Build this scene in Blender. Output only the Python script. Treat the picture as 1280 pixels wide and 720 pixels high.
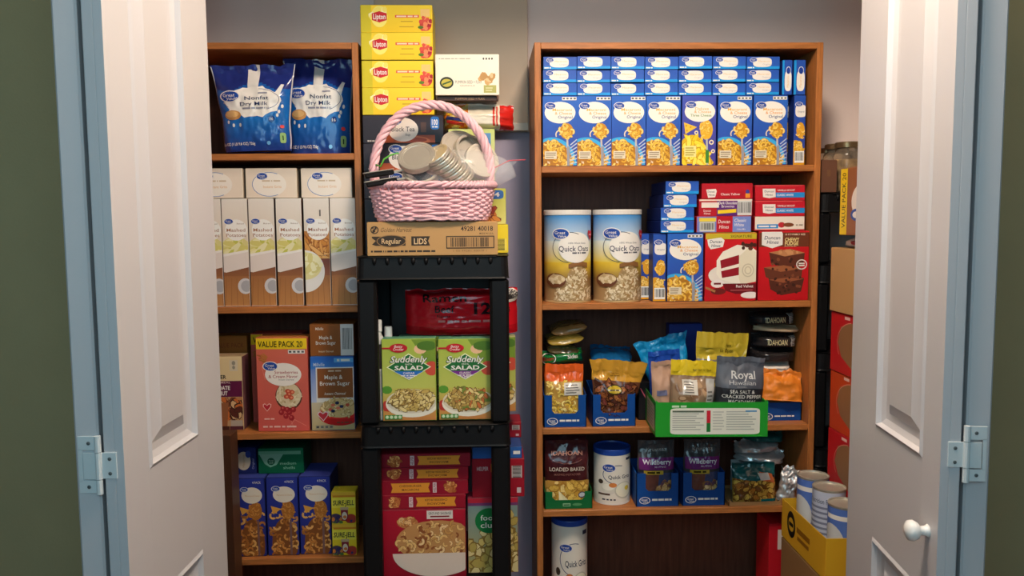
import bpy, math, random
from mathutils import Vector, Matrix, noise
# ---------------------------------------------------------------- scene, camera, light, exposure
for o in list(bpy.data.objects): bpy.data.objects.remove(o)
SC = bpy.context.scene
COL = SC.collection
FPX, PITCH, YAW, ROLL, CZ = 1000.0, math.radians(4.85), math.radians(2.0), math.radians(0.46), 1.35
_fw = Vector((math.sin(YAW)*math.cos(PITCH), math.cos(YAW)*math.cos(PITCH), -math.sin(PITCH)))
_r0 = Vector((math.cos(YAW), -math.sin(YAW), 0)); _u0 = _r0.cross(_fw)
_rt = _r0*math.cos(ROLL) - _u0*math.sin(ROLL); _up = _r0*math.sin(ROLL) + _u0*math.cos(ROLL)
CAMP = Vector((0, 0, CZ))
cd = bpy.data.cameras.new('camera'); cd.sensor_width = 36; cd.lens = 36*FPX/1280; cd.clip_start = .02
cam = bpy.data.objects.new('camera', cd); COL.objects.link(cam)
cam.matrix_world = Matrix(((_rt.x, _up.x, -_fw.x, 0), (_rt.y, _up.y, -_fw.y, 0), (_rt.z, _up.z, -_fw.z, CZ), (0, 0, 0, 1)))
SC.camera = cam
SC.view_settings.view_transform = 'Standard'; SC.view_settings.look = 'None'
SC.view_settings.gamma = 1; SC.view_settings.use_curve_mapping = False
SC.view_settings.exposure = 0.0
wd = bpy.data.worlds.new('world'); SC.world = wd; wd.use_nodes = True
wd.node_tree.nodes['Background'].inputs[0].default_value = (.50, .78, 1, 1)
wd.node_tree.nodes['Background'].inputs[1].default_value = .035
def lamp(name, loc, power, col, size, aim, shape='DISK', size_y=None):
    l = bpy.data.lights.new(name, 'AREA'); l.energy = power; l.color = col; l.shape = shape; l.size = size
    if size_y: l.size_y = size_y
    o = bpy.data.objects.new(name, l); COL.objects.link(o); o.location = loc
    o.rotation_euler = (Vector(aim)-Vector(loc)).to_track_quat('-Z', 'Y').to_euler(); return o
pl = bpy.data.lights.new('ceiling_lamp', 'POINT'); pl.energy = 58; pl.color = (1, .83, .68); pl.shadow_soft_size = .11
plo = bpy.data.objects.new('ceiling_lamp', pl); COL.objects.link(plo); plo.location = (.32, 1.12, 2.36)
lamp('cool_fill', (-.1, -.45, 1.75), 15, (.50, .85, 1), 1.3, (0, 1.4, 1.2), 'RECTANGLE', 1.0)  # cool fill added close behind the camera to tint the door edges; source unseen
def P(px, py, Y):
    """world point on the plane y = Y that the photograph shows at pixel px, py"""
    d = _fw + _rt*((px-640)/FPX) + _up*((360-py)/FPX)
    return CAMP + d*(Y/d.y)
# ---------------------------------------------------------------- materials
def C(*c):
    if len(c) == 1: c = c[0]
    return tuple(((x/255)/12.92 if x/255 <= .04045 else ((x/255+.055)/1.055)**2.4) for x in c)
MATS = {}
def mat(name, col=None, rough=.5, spec=.5, metal=0, bump=0, bscale=60, var=0, vscale=8, trans=0, alpha=1, stretch=(1, 1, 1), ior=1.45, coat=0):
    if name in MATS: return MATS[name]
    m = bpy.data.materials.new(name); m.use_nodes = True; nt = m.node_tree; b = nt.nodes['Principled BSDF']
    b.inputs['Roughness'].default_value = rough; b.inputs['Metallic'].default_value = metal
    b.inputs['Specular IOR Level'].default_value = spec; b.inputs['IOR'].default_value = ior
    b.inputs['Transmission Weight'].default_value = trans; b.inputs['Alpha'].default_value = alpha
    b.inputs['Coat Weight'].default_value = coat
    tc = nt.nodes.new('ShaderNodeTexCoord'); mp = nt.nodes.new('ShaderNodeMapping'); mp.inputs['Scale'].default_value = stretch
    nt.links.new(tc.outputs['Object'], mp.inputs['Vector'])
    if col is None:
        at = nt.nodes.new('ShaderNodeAttribute'); at.attribute_name = 'Col'; src = at.outputs['Color']
    else:
        rg = nt.nodes.new('ShaderNodeRGB'); rg.outputs[0].default_value = (*col, 1); src = rg.outputs[0]
    if var:
        n = nt.nodes.new('ShaderNodeTexNoise'); n.inputs['Scale'].default_value = vscale; n.inputs['Detail'].default_value = 5
        nt.links.new(mp.outputs[0], n.inputs['Vector'])
        mr = nt.nodes.new('ShaderNodeMapRange'); mr.inputs[1].default_value = .3; mr.inputs[2].default_value = .7
        mr.inputs[3].default_value = 1-var; mr.inputs[4].default_value = 1+var*.6; nt.links.new(n.outputs[0], mr.inputs[0])
        mx = nt.nodes.new('ShaderNodeMix'); mx.data_type = 'RGBA'; mx.blend_type = 'MULTIPLY'; mx.inputs[0].default_value = 1
        nt.links.new(src, mx.inputs[6]); nt.links.new(mr.outputs[0], mx.inputs[7]); src = mx.outputs[2]
    nt.links.new(src, b.inputs['Base Color'])
    if bump:
        n = nt.nodes.new('ShaderNodeTexNoise'); n.inputs['Scale'].default_value = bscale; n.inputs['Detail'].default_value = 3
        nt.links.new(mp.outputs[0], n.inputs['Vector'])
        bp = nt.nodes.new('ShaderNodeBump'); bp.inputs['Strength'].default_value = bump; bp.inputs['Distance'].default_value = .003
        nt.links.new(n.outputs[0], bp.inputs['Height']); nt.links.new(bp.outputs[0], b.inputs['Normal'])
    MATS[name] = m; return m
PRINT = mat('printed_card', rough=.42, spec=.35, bump=.05, bscale=25)
FILM = mat('printed_film', rough=.17, spec=.6, bump=.35, bscale=28)
MATTEFILM = mat('matte_film', rough=.42, spec=.45, bump=.4, bscale=25)
WOOD = mat('shelf_wood', C(180, 112, 58), rough=.42, spec=.4, var=.28, vscale=14, stretch=(1, 12, 12), bump=.08)
WOODV = mat('shelf_wood_upright', C(180, 112, 58), rough=.42, spec=.4, var=.28, vscale=14, stretch=(12, 12, 1), bump=.08)
WOODB = mat('shelf_back_wood', C(98, 58, 44), rough=.5, spec=.3, var=.25, vscale=9, stretch=(12, 12, 1))
DOORP = mat('door_paint', C(200, 197, 199), rough=.38, spec=.4, bump=.02, bscale=120)
OLIVE = mat('olive_wall_paint', C(176, 160, 120), rough=.75, spec=.2, bump=.08, bscale=200, var=.04)
CREAM = mat('cream_pink_wall_paint', C(244, 226, 218), rough=.7, spec=.2, bump=.05, bscale=200)
LAV = mat('lavender_wall_paint', C(176, 168, 190), rough=.7, spec=.2, bump=.05, bscale=200)
WHITEP = mat('white_ceiling_paint', C(232, 228, 222), rough=.8, spec=.2)
FLOORM = mat('floor_wood', C(120, 84, 56), rough=.4, var=.3, vscale=6, stretch=(1, 10, 1))
BLACKP = mat('black_plastic', C(20, 19, 20), rough=.45, spec=.22, bump=.1, bscale=400)
STEEL = mat('painted_hinge', C(214, 218, 218), rough=.35, spec=.5)
TIN = mat('tin_metal', C(206, 199, 184), rough=.33, metal=.6, bump=.05, bscale=50)
CARDB = mat('brown_cardboard', C(186, 142, 88), rough=.8, spec=.15, var=.08, vscale=20)
PINK = mat('pink_wicker', C(246, 192, 198), rough=.45, spec=.4, var=.15, vscale=30)
CLEAR = mat('clear_film', C(245, 245, 245), rough=.08, spec=.5, trans=0, alpha=.16, bump=.6, bscale=35)
# ---------------------------------------------------------------- mesh helpers
LINKS = []
def setp(o, label=None, cat=None, g=None, kind=None):
    if label: o['label'] = label
    if cat: o['category'] = cat
    if g: o['group'] = g
    if kind: o['kind'] = kind
    return o
def meshdata(name, verts, faces, m, cols=None, smooth=False, fcols=None):
    me = bpy.data.meshes.new(name); me.from_pydata([tuple(v) for v in verts], [], faces); me.materials.append(m)
    if fcols: cols = None
    if cols or fcols:
        at = me.attributes.new('Col', 'FLOAT_COLOR', 'CORNER'); buf = []
        for fi, f in enumerate(faces):
            for vi in f:
                c = fcols[fi] if fcols else cols[vi]; buf += [c[0], c[1], c[2], 1.0]
        at.data.foreach_set('color', buf)
    if smooth: me.polygons.foreach_set('use_smooth', [True]*len(faces))
    me.update(); return me
def link(name, data, parent=None):
    o = bpy.data.objects.new(name, data)
    if parent: o.parent = parent
    LINKS.append(o); return o
def thing(name, label, cat, loc=(0, 0, 0), rot=(0, 0, 0), g=None):
    o = link(name, None); o.location = loc; o.rotation_euler = rot; o.empty_display_size = .05
    return setp(o, label, cat, g)
def copytree(o, parent=None):
    c = o.copy(); c.parent = parent; LINKS.append(c)
    for ch in [x for x in LINKS if x.parent == o]: copytree(ch, c)
    return c
class MB:
    """collects boxes, tubes and lathes; build() links them as one mesh"""
    def __init__(s): s.v = []; s.f = []; s.c = []
    def add(s, v, f, col=None):
        n = len(s.v); s.v += [Vector(p) for p in v]; s.f += [tuple(i+n for i in q) for q in f]; s.c += [col or (1, 1, 1)]*len(f); return s
    def box(s, x0, x1, y0, y1, z0, z1, b=.0015, cols=None, col=None):
        """chamfered box; cols = (front, side, top)"""
        b = min(b, abs(x1-x0)*.3, abs(y1-y0)*.3, abs(z1-z0)*.3); v = []; f = []; k = {}
        lo = (x0, y0, z0); hi = (x1, y1, z1)
        for sx in (0, 1):
            for sy in (0, 1):
                for sz in (0, 1):
                    sg = (sx, sy, sz)
                    for a in range(3):
                        p = [hi[i]-b if sg[i] else lo[i]+b for i in range(3)]; p[a] = hi[a] if sg[a] else lo[a]
                        k[sg, a] = len(v); v.append(p)
        cc = []
        fr, sd, tp = cols if cols else (col,)*3
        for a in range(3):
            o1, o2 = [i for i in range(3) if i != a]
            for s_ in (0, 1):
                q = []
                for (i, j) in ((0, 0), (1, 0), (1, 1), (0, 1)):
                    sg = [0, 0, 0]; sg[a] = s_; sg[o1] = i; sg[o2] = j; q.append(k[tuple(sg), a])
                if (s_ == 0) != (a == 1): q.reverse()
                f.append(q); cc.append((sd, fr, tp)[a])
        for a in range(3):
            o1, o2 = [i for i in range(3) if i != a]
            for i in (0, 1):
                for j in (0, 1):
                    s0 = [0]*3; s1 = [0]*3; s0[o1] = s1[o1] = i; s0[o2] = s1[o2] = j; s1[a] = 1
                    s0 = tuple(s0); s1 = tuple(s1); f.append([k[s0, o1], k[s1, o1], k[s1, o2], k[s0, o2]]); cc.append(fr if a != 1 else tp)
        for sg in [(i, j, l) for i in (0, 1) for j in (0, 1) for l in (0, 1)]:
            f.append([k[sg, 0], k[sg, 1], k[sg, 2]]); cc.append(fr)
        n = len(s.v); s.v += [Vector(p) for p in v]; s.f += [tuple(i+n for i in q) for q in f]; s.c += [x or (1, 1, 1) for x in cc]; return s
    def tube(s, pts, r, n=8, col=None, closed=False, cap=True):
        pts = [Vector(p) for p in pts]; rr = r if isinstance(r, (list, tuple)) else [r]*len(pts); base = len(s.v); m = len(pts)
        prev = None
        for i, p in enumerate(pts):
            if closed: t = pts[(i+1) % m]-pts[i-1]
            else: t = pts[min(i+1, m-1)]-pts[max(i-1, 0)]
            t.normalize()
            if prev is None: a = t.orthogonal().normalized()
            else: a = (prev - t*prev.dot(t)).normalized()
            prev = a; b = t.cross(a)
            for j in range(n):
                th = 2*math.pi*j/n; s.v.append(p+(a*math.cos(th)+b*math.sin(th))*rr[i])
        for i in range(m if closed else m-1):
            for j in range(n):
                i2 = (i+1) % m
                s.f.append((base+i*n+j, base+i*n+(j+1) % n, base+i2*n+(j+1) % n, base+i2*n+j)); s.c.append(col or (1, 1, 1))
        if cap and not closed:
            s.f.append(tuple(base+j for j in reversed(range(n)))); s.f.append(tuple(base+(m-1)*n+j for j in range(n))); s.c += [col or (1, 1, 1)]*2
        return s
    def lathe(s, prof, n=32, cx=0, cy=0, cols=None, M=None):
        base = len(s.v); m = len(prof)
        for (r, z) in prof:
            for j in range(n):
                th = 2*math.pi*j/n; p = Vector((cx+r*math.cos(th), cy+r*math.sin(th), z)); s.v.append(M @ p if M else p)
        for i in range(m-1):
            for j in range(n):
                s.f.append((base+i*n+j, base+i*n+(j+1) % n, base+(i+1)*n+(j+1) % n, base+(i+1)*n+j)); s.c.append((cols[i] if cols else None) or (1, 1, 1))
        if prof[0][0] > 1e-5: s.f.append(tuple(base+j for j in reversed(range(n)))); s.c.append((cols[0] if cols else None) or (1, 1, 1))
        if prof[-1][0] > 1e-5: s.f.append(tuple(base+(m-1)*n+j for j in range(n))); s.c.append((cols[-1] if cols else None) or (1, 1, 1))
        return s
    def prism(s, poly, y0, y1, col=None):
        """polygon in x,z extruded along y; triangulated by ear fan from blender"""
        from mathutils.geometry import tessellate_polygon
        n = len(poly); v = [(x, y0, z) for x, z in poly]+[(x, y1, z) for x, z in poly]
        tr = tessellate_polygon([[Vector((x, z, 0)) for x, z in poly]])
        f = [tuple(t) for t in tr]+[tuple(i+n for i in reversed(t)) for t in tr]+[(i, (i+1) % n, (i+1) % n+n, i+n) for i in range(n)]
        return s.add(v, f, col)
    def build(s, name, m, parent=None, smooth=False, colored=False, kind=None):
        o = link(name, meshdata(name, s.v, s.f, m, fcols=s.c if colored else None, smooth=smooth), parent)
        if kind: o['kind'] = kind
        return o
def struct(name, mb, m, label=None, parent=None):
    o = mb.build(name, m, parent)
    if not parent: setp(o, label, None, None, 'structure')
    return o
# ---------------------------------------------------------------- flat print
def place(L, r):
    ob = {}
    for q in L:
        o = link(q[0], q[1], ob.get(q[3], r) if len(q) > 2 else r)
        if len(q) > 2: ob[q[2]] = o
_TX = {}
def glyphs(s, b=0.0, sh=0.0):
    k = (s, b, sh)
    if k in _TX: return _TX[k]
    cu = bpy.data.curves.new('t', 'FONT'); cu.body = s; cu.resolution_u = 2; cu.fill_mode = 'FRONT'; cu.offset = b; cu.shear = sh
    o = bpy.data.objects.new('t', cu); COL.objects.link(o); dg = bpy.context.evaluated_depsgraph_get(); dg.update()
    me = bpy.data.meshes.new_from_object(o.evaluated_get(dg)); me.calc_loop_triangles()
    v = [(p.co.x, p.co.y) for p in me.vertices]; t = [tuple(x.vertices) for x in me.loop_triangles]
    bpy.data.objects.remove(o); bpy.data.curves.remove(cu); bpy.data.meshes.remove(me)
    x0 = min(p[0] for p in v); x1 = max(p[0] for p in v)
    if s == 'H': cap = max(p[1] for p in v); _TX[k] = cap; return cap
    cap = glyphs('H'); v = [((x-x0)/cap, y/cap) for x, y in v]
    _TX[k] = (v, t, (x1-x0)/cap); return _TX[k]
class Art:
    """layers of flat print on a face of width w and height h (metres); u goes right, v goes down, both 0..1"""
    def __init__(s, w, h, seed=1): s.w = w; s.h = h; s.p = {}; s.cur = ('print', 0); s.k = 0; s.n = 0; s.par = {}; s.R = random.Random(seed)
    def part(s, n): s.n += 1; s.cur = (n, s.n); return s
    def _add(s, pts, faces, cols, dk=1.0):
        s.k += dk; L = s.p.setdefault(s.cur, ([], [], [])); n = len(L[0])
        if len(cols) == 3 and not isinstance(cols[0], tuple): cols = [cols]*len(pts)
        L[0].extend((min(max(u, 0), 1), min(max(v, 0), 1), s.k) for u, v in pts); L[2].extend(cols); L[1].extend(tuple(i+n for i in f) for f in faces)
    def grad(s, u0, v0, u1, v1, c0, c1, n=6, nu=3, horiz=False):
        pts = []; cl = []
        for i in range(n+1):
            for j in range(nu+1):
                pts.append((u0+(u1-u0)*j/nu, v0+(v1-v0)*i/n)); t = j/nu if horiz else i/n
                cl.append(tuple(a+(b-a)*t for a, b in zip(c0, c1)))
        f = [(i*(nu+1)+j, i*(nu+1)+j+1, (i+1)*(nu+1)+j+1, (i+1)*(nu+1)+j) for i in range(n) for j in range(nu)]
        s._add(pts, f, cl); return s
    def rect(s, u0, v0, u1, v1, c): return s.grad(u0, v0, u1, v1, c, c, 1, 1)
    def poly(s, pts, c, nofan=False):
        cu = sum(p[0] for p in pts)/len(pts); cv = sum(p[1] for p in pts)/len(pts); n = len(pts)
        s._add([(cu, cv)]+list(pts), [(0, i+1, (i+1) % n+1) for i in range(n)], c); return s
    def ell(s, cu, cv, ru, rv, c, n=28, a0=0, a1=360, p=2.0):
        pts = []
        for i in range(n if a1-a0 >= 360 else n+1):
            t = math.radians(a0+(a1-a0)*i/n); x = math.cos(t); y = math.sin(t)
            if p != 2: x = math.copysign(abs(x)**(2/p), x); y = math.copysign(abs(y)**(2/p), y)
            pts.append((cu+ru*x, cv+rv*y))
        return s.poly(pts, c)
    def ring(s, cu, cv, ru, rv, t, c, a0=0, a1=360, n=30):
        """arc of thickness t (metres)"""
        pts = []
        for i in range(n+1):
            a = math.radians(a0+(a1-a0)*i/n); x = math.cos(a); y = math.sin(a)
            pts += [(cu+ru*x, cv+rv*y), (cu+(ru-t/s.w)*x, cv+(rv-t/s.h)*y)]
        s._add(pts, [(2*i, 2*i+1, 2*i+3, 2*i+2) for i in range(n)], c); return s
    def line(s, u0, v0, u1, v1, t, c):
        dx = (u1-u0)*s.w; dy = (v1-v0)*s.h; L = math.hypot(dx, dy) or 1; nx = -dy/L*t/2/s.w; ny = dx/L*t/2/s.h
        s._add([(u0+nx, v0+ny), (u1+nx, v1+ny), (u1-nx, v1-ny), (u0-nx, v0-ny)], [(0, 1, 2, 3)], c); return s
    def T(s, t, u, v, h, c, w=None, al='c', b=0.006, sh=0, rot=0):
        if t[0] == '~':          # print too small to read: a row of little strokes, one per word
            ws = t[1:].split(); n = sum(len(x) for x in ws)+len(ws)-1; W = w or h*s.h/s.w*n*.7; a = u-W/2; cur = s.cur; s.part('small_print')
            for x in ws: s.rect(a, v-h/2, a+W*len(x)/n, v+h/2, c); a += W*(len(x)+1)/n
            s.cur = cur; return s
        vs, tr, W = glyphs(t, b, sh); hm = h*s.h; sx = hm
        if w: sx = w*s.w/W
        if rot in (90, -90) and w: sx = w*s.h/W
        if rot in (90, -90): hm = h*s.w; sx = sx if w else hm
        off = {'c': -W*sx/2, 'l': 0, 'r': -W*sx}[al]; ca = math.cos(math.radians(rot)); sa = math.sin(math.radians(rot)); pts = []
        for x, y in vs:
            X = x*sx+off; Y = (y-.5)*hm; pts.append((u+(X*ca-Y*sa)/s.w, v-(X*sa+Y*ca)/s.h))
        cur = s.cur; s.part('lettering')
        if cur in s.p and cur[0] not in ('lettering', 'background'): s.par[s.cur] = cur
        s._add(pts, tr, c); s.cur = cur; return s
    def fill(s, inside, box, n, size, cols, kind='c', edge=None, asp=1.0, lim=None):
        """scatter of little food shapes, size in metres"""
        u0, v0, u1, v1 = box; k = 0; tries = 0
        while k < n and tries < n*12:
            tries += 1; u = s.R.uniform(u0, u1); v = s.R.uniform(v0, v1)
            if not inside(u, v): continue
            k += 1; z = size*s.R.uniform(.75, 1.25); a = s.R.uniform(0, 6.28); c = s.R.choice(cols)
            for (sc, cc) in (((1.22, edge), (1, c)) if edge else ((1, c),)):
                if kind == 'c':
                    q = []
                    for i in range(6):
                        t = a+i*.62; g = .16*(sc-1)
                        q += [(math.cos(t)*z*(1+g*2), math.sin(t)*z*(1+g*2)), (math.cos(t)*z*(.45-g), math.sin(t)*z*(.45-g))]
                    ff = [(2*i, 2*i+1, 2*i+3, 2*i+2) for i in range(5)]
                else:
                    q = [(0, 0)]; ca = math.cos(a); sa = math.sin(a)
                    for i in range(7):
                        t = i*.8976; r = z*sc*s.R.uniform(.8, 1.15); x = math.cos(t)*r*asp; y = math.sin(t)*r/max(asp, 1); q.append((x*ca-y*sa, x*sa+y*ca))
                    ff = [(0, i+1, (i+1) % 7+1) for i in range(7)]
                cl = lambda p: (min(max(p[0], (lim or (0, 0, 1, 1))[0]), (lim or (0, 0, 1, 1))[2]), min(max(p[1], (lim or (0, 0, 1, 1))[1]), (lim or (0, 0, 1, 1))[3]))
                s._add([cl((u+x/s.w, v+y/s.h)) for x, y in q], ff, cc, .25)
        return s
    def bars(s, u0, v0, u1, v1, n=22, bg=(.85, .85, .82), fg=(.02, .02, .02), horiz=False):
        s.rect(u0, v0, u1, v1, bg); 
        for i in range(n):
            t = (i+.5)/n; q = s.R.uniform(.15, .4)/n
            if horiz: s.rect(u0+(u1-u0)*.1, v0+(v1-v0)*(t-q), u1-(u1-u0)*.1, v0+(v1-v0)*(t+q), fg)
            else: s.rect(u0+(u1-u0)*(.04+.92*(t-q)), v0+(v1-v0)*.1, u0+(u1-u0)*(.04+.92*(t+q)), v1-(v1-v0)*.18, fg)
        return s
    def meshes(s, mapf, m, step=None, base=.00025, dk=.000015):
        out = []
        for key, (pts, faces, cols) in s.p.items():
            name = key[0]
            V = list(pts); F = []; Cc = list(cols)
            if step:
                st = []
                for f in faces:
                    for i in range(1, len(f)-1): st.append((f[0], f[i], f[i+1]))
                mid = {}
                while st:
                    f = st.pop(); L = [max(abs(V[f[i]][0]-V[f[(i+1) % 3]][0]), abs(V[f[i]][1]-V[f[(i+1) % 3]][1])) for i in range(3)]
                    j = L.index(max(L))
                    if L[j] <= step: F.append(f); continue
                    a, b, c = f[j], f[(j+1) % 3], f[(j+2) % 3]; key = (min(a, b), max(a, b))
                    if key not in mid:
                        mid[key] = len(V); V.append(tuple((x+y)/2 for x, y in zip(V[a], V[b]))); Cc.append(tuple((x+y)/2 for x, y in zip(Cc[a], Cc[b])))
                    q = mid[key]; st += [(a, q, c), (q, b, c)]
            else: F = faces
            out.append((name, meshdata(name, [mapf(u, v, base+k*dk) for u, v, k in V], F, m, cols=Cc, smooth=bool(step)), key, s.par.get(key)))
        return out
# ---------------------------------------------------------------- the setting
YS = 2.08                      # front plane of both bookcases
YB = 2.345                     # back wall
struct('floor', MB().box(-3, 3, -3.4, YB+.1, -.05, 0), FLOORM, 'brown wooden floor under the pantry and the room')
struct('ceiling', MB().box(-3, 3, -3.4, YB+.1, 2.46, 2.5), WHITEP, 'white painted ceiling over the room and the pantry')
struct('wall_back', MB().box(-1.1, 1.45, YB, YB+.08, 0, 2.46), CREAM, 'pinkish cream pantry back wall behind the shelves and jars')
struct('wall_lower', MB().box(-.897, .55, YB-.004, YB-.0005, 0, P(640, 160, YB).z-.013), LAV, 'lavender blue painted lower wall seen between the bookcases')
struct('wall_right', MB().box(1.22, 1.3, 1.72, YB, 0, 2.46), CREAM, 'pinkish cream pantry side wall beyond the right door')
struct('wall_left', MB().box(-.98, -.9, 1.72, YB, 0, 2.46), LAV, 'lavender grey pantry side wall beyond the left door')
OX0, OX1, OZ, OY = -.70, .885, 2.125, 1.60
fw = MB().box(-3, OX0, OY, OY+.12, 0, 2.46).box(OX1, 3, OY, OY+.12, 0, 2.46).box(OX0, OX1, OY, OY+.12, OZ, 2.46)
struct('wall_front', fw, OLIVE, 'dark olive green room wall around the closet opening')
# panel on the back wall, seen between the bookcases above the blue grey paint
z0 = P(640, 160, YB).z
tb = MB().box(-.3, .131, YB-.03, YB-.001, z0, 2.2)
t1 = struct('trim_1', tb, mat('beige_panel_paint', C(216, 194, 170), rough=.6), 'beige painted wall panel between the two bookcases above the red bag')
MB().box(-.3, .131, YB-.042, YB-.0305, z0-.012, z0+.01).build('trim_lip', mat('white_lip_paint', C(225, 218, 205), rough=.5), t1)
# ---- bifold doors: four leaves
def leaf(name, label, near, ang, L, th, side, panel):
    """near = x, y of the face corner at the fold; local +y runs back along the leaf, the face is the plane x = 0 and looks along side"""
    r = link(name, None); r.location = (near[0], near[1], 0); r.rotation_euler = (0, 0, ang); setp(r, label, None, None, 'structure')
    H0, H1 = .015, 2.09; s = side
    X = lambda a: -s*a          # depth a into the leaf
    if not panel:
        b = MB(); x0, x1 = sorted((X(0), X(th))); b.box(x0, x1, 0, L, H0, H1, b=.003); b.build('door_slab', DOORP, r); return r
    b = MB(); x0, x1 = sorted((X(.012), X(th))); b.box(x0, x1, 0, L, H0, H1, b=.002)
    u0, u1 = panel['u']; zs = panel['z']
    def face(ya, yb, za, zb): xx = sorted((X(0), X(.0125))); b.box(xx[0], xx[1], ya, yb, za, zb, b=.0002)
    face(0, u0, H0, H1); face(u1, L, H0, H1); prev = H0
    for (za, zb) in zs: face(u0, u1, prev, za); prev = zb
    face(u0, u1, prev, H1)
    b.build('door_slab', DOORP, r)
    for (za, zb) in zs:         # moulded panel: bead, sunk channel, raised field
        prof = [(0, 0), (.006, -.003), (.010, .006), (.020, .0105), (.032, .0112), (.052, .003), (.054, .002)]
        v = []; f = []
        for (ins, dep) in prof:
            for (yy, zz) in ((u0+ins, za+ins), (u1-ins, za+ins), (u1-ins, zb-ins), (u0+ins, zb-ins)): v.append((X(dep), yy, zz))
        for i in range(len(prof)-1):
            for j in range(4): f.append((i*4+j, i*4+(j+1) % 4, (i+1)*4+(j+1) % 4, (i+1)*4+j))
        f.append(tuple((len(prof)-1)*4+j for j in range(4)))
        MB().add(v, f).build('panel_moulding', DOORP, r)
    return r
def hinge(parent, par2, zc, hz, side):
    """flat cut-out hinge across the two fold edges: plates lie on the edge faces that look at the room; built in the inner leaf's local space"""
    s = side; a = MB()     # local: x toward outer leaf is -s ; knuckle at x = kx
    kx = -s*.036
    def bx(m, xa, xb, za, zb, y=-.0022, t=.002): q = sorted((xa, xb)); m.box(q[0], q[1], y, y+t, za, zb, b=.0004)
    outer = MB(); bx(outer, kx, kx-s*.030, zc+hz*.5, zc+hz*.98); bx(outer, kx, kx-s*.030, zc-hz*.98, zc-hz*.55); bx(outer, kx-s*.024, kx-s*.030, zc-hz*.6, zc+hz*.55)
    outer.tube([(kx, -.003, zc+hz*.45), (kx, -.003, zc+hz)], .0048, 10); outer.tube([(kx, -.003, zc-hz), (kx, -.003, zc-hz*.5)], .0048, 10)
    ho = outer.build('hinge_plate', STEEL, parent)
    inner = MB(); bx(inner, kx, kx+s*.026, zc-hz*.48, zc+hz*.42); bx(inner, kx, kx-s*.0225, zc-hz*.5, zc+hz*.42, y=-.0030, t=.0012)
    inner.tube([(kx, -.003, zc-hz*.48), (kx, -.003, zc+hz*.43)], .0048, 10); hi = inner.build('hinge_plate', STEEL, parent)
    for (x, z, pp) in ((kx-s*.014, zc+hz*.74, ho), (kx-s*.016, zc-hz*.76, ho), (kx+s*.016, zc+hz*.2, hi), (kx+s*.016, zc-hz*.3, hi)):
        MB().lathe([(.0028, 0), (.0028, .0006), (.0008, .001)], 10, M=Matrix.Translation((x, -.0022, z)) @ Matrix.Rotation(math.pi/2, 4, 'X')).build('screw', mat('dark_screw', C(120, 125, 125), rough=.4, metal=.6), pp)
YN = 1.167
def nx(px, Y=YN): return P(px, 275, Y).x
zpb = (P(211, 565, 1.33).z + P(1124, 553, 1.33).z)/2
dl = leaf('door_1', 'white panelled bifold door leaf facing the left shelves', (nx(140), YN), -math.atan(.040), .389, .030, 1, {'u': (.078, .270), 'z': [(.25, zpb-.21), (zpb, 1.88)]})
dr = leaf('door_2', 'white panelled bifold door leaf facing the right shelves', (nx(1187), YN), -math.atan(.115), .400, .030, -1, {'u': (.062, .262), 'z': [(.25, zpb-.21), (zpb, 1.88)]})
leaf('door_3', 'outer white bifold door leaf folded back against the left wall', (nx(107.5), YN+.003), math.radians(4), .395, .034, 1, None)
leaf('door_4', 'outer white bifold door leaf folded back against the right wall', (nx(1222), YN+.0065), -math.radians(9), .395, .036, -1, None)
hinge(dl, None, P(125, 581, YN).z, .0435, 1)
hinge(dr, None, P(1200, 566, YN).z, .0435, -1)
for dd, zc in ((dl, 1.85), (dr, 1.85)): pass
# white knob on the right leaf, low in the picture
kz = P(1148, 664, 1.2).z
kn = MB().lathe([(.011, 0), (.008, .004), (.007, .012), (.013, .016), (.0165, .023), (.0155, .030), (.008, .0345), (0, .0355)], 24, M=Matrix.Translation((-.0001, .034, kz)) @ Matrix.Rotation(-math.pi/2, 4, 'Y'))
kn.build('knob', mat('white_knob', C(235, 232, 228), rough=.25), dr, smooth=True)
# ---------------------------------------------------------------- bookcases
SH = .0165
def bookcase(label, x0, x1, tops, ztop):
    r = thing('bookcase', label, 'bookcase', ((x0+x1)/2, YS+.12, 0), g='brown wooden bookcases')
    cx, cy = (x0+x1)/2, YS+.12
    D = .236
    for sx in (x0, x1-SH): MB().box(sx-cx, sx+SH-cx, -.12, -.12+D, 0, ztop, b=.0012).build('side_panel', WOODV, r)
    for z in tops: MB().box(x0+SH-cx+.0003, x1-SH-cx-.0003, -.119, -.12+D-.007, z-SH, z, b=.0012).build('shelf_board', WOOD, r)
    MB().box(x0+SH-cx+.0003, x1-SH-cx-.0003, -.12, -.12+D-.007, ztop-SH, ztop-.0003, b=.0012).build('top_board', WOOD, r)
    MB().box(x0+SH-cx+.0003, x1-SH-cx-.0003, -.12+D-.0066, -.12+D-.001, .02, ztop-SH).build('back_panel', WOODB, r)
    MB().box(x0+SH-cx+.0003, x1-SH-cx-.0003, -.105, -.09, 0, .06).build('kick_board', WOOD, r)
    return r
zr = lambda y, x=850: P(x, y, YS).z
ZTOP = zr(61)+SH
RX0, RX1 = P(669.5, 350, YS).x, P(1022.5, 350, YS).x
LX0, LX1 = -.792, P(454.5, 350, YS).x
RZ = [zr(207), zr(378), zr(533), zr(635.5)]
LZ = [zr(192, 350), zr(383.5, 350), zr(541.5, 360)]
LZ.append(LZ[2]-.34); RZ.append(RZ[3]-.30)
bookcase('wide brown wooden bookcase with five shelves on the right', RX0, RX1, RZ+[.077], ZTOP)
bookcase('narrow brown wooden bookcase behind the left door', LX0, LX1, LZ+[.077], ZTOP)
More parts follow.
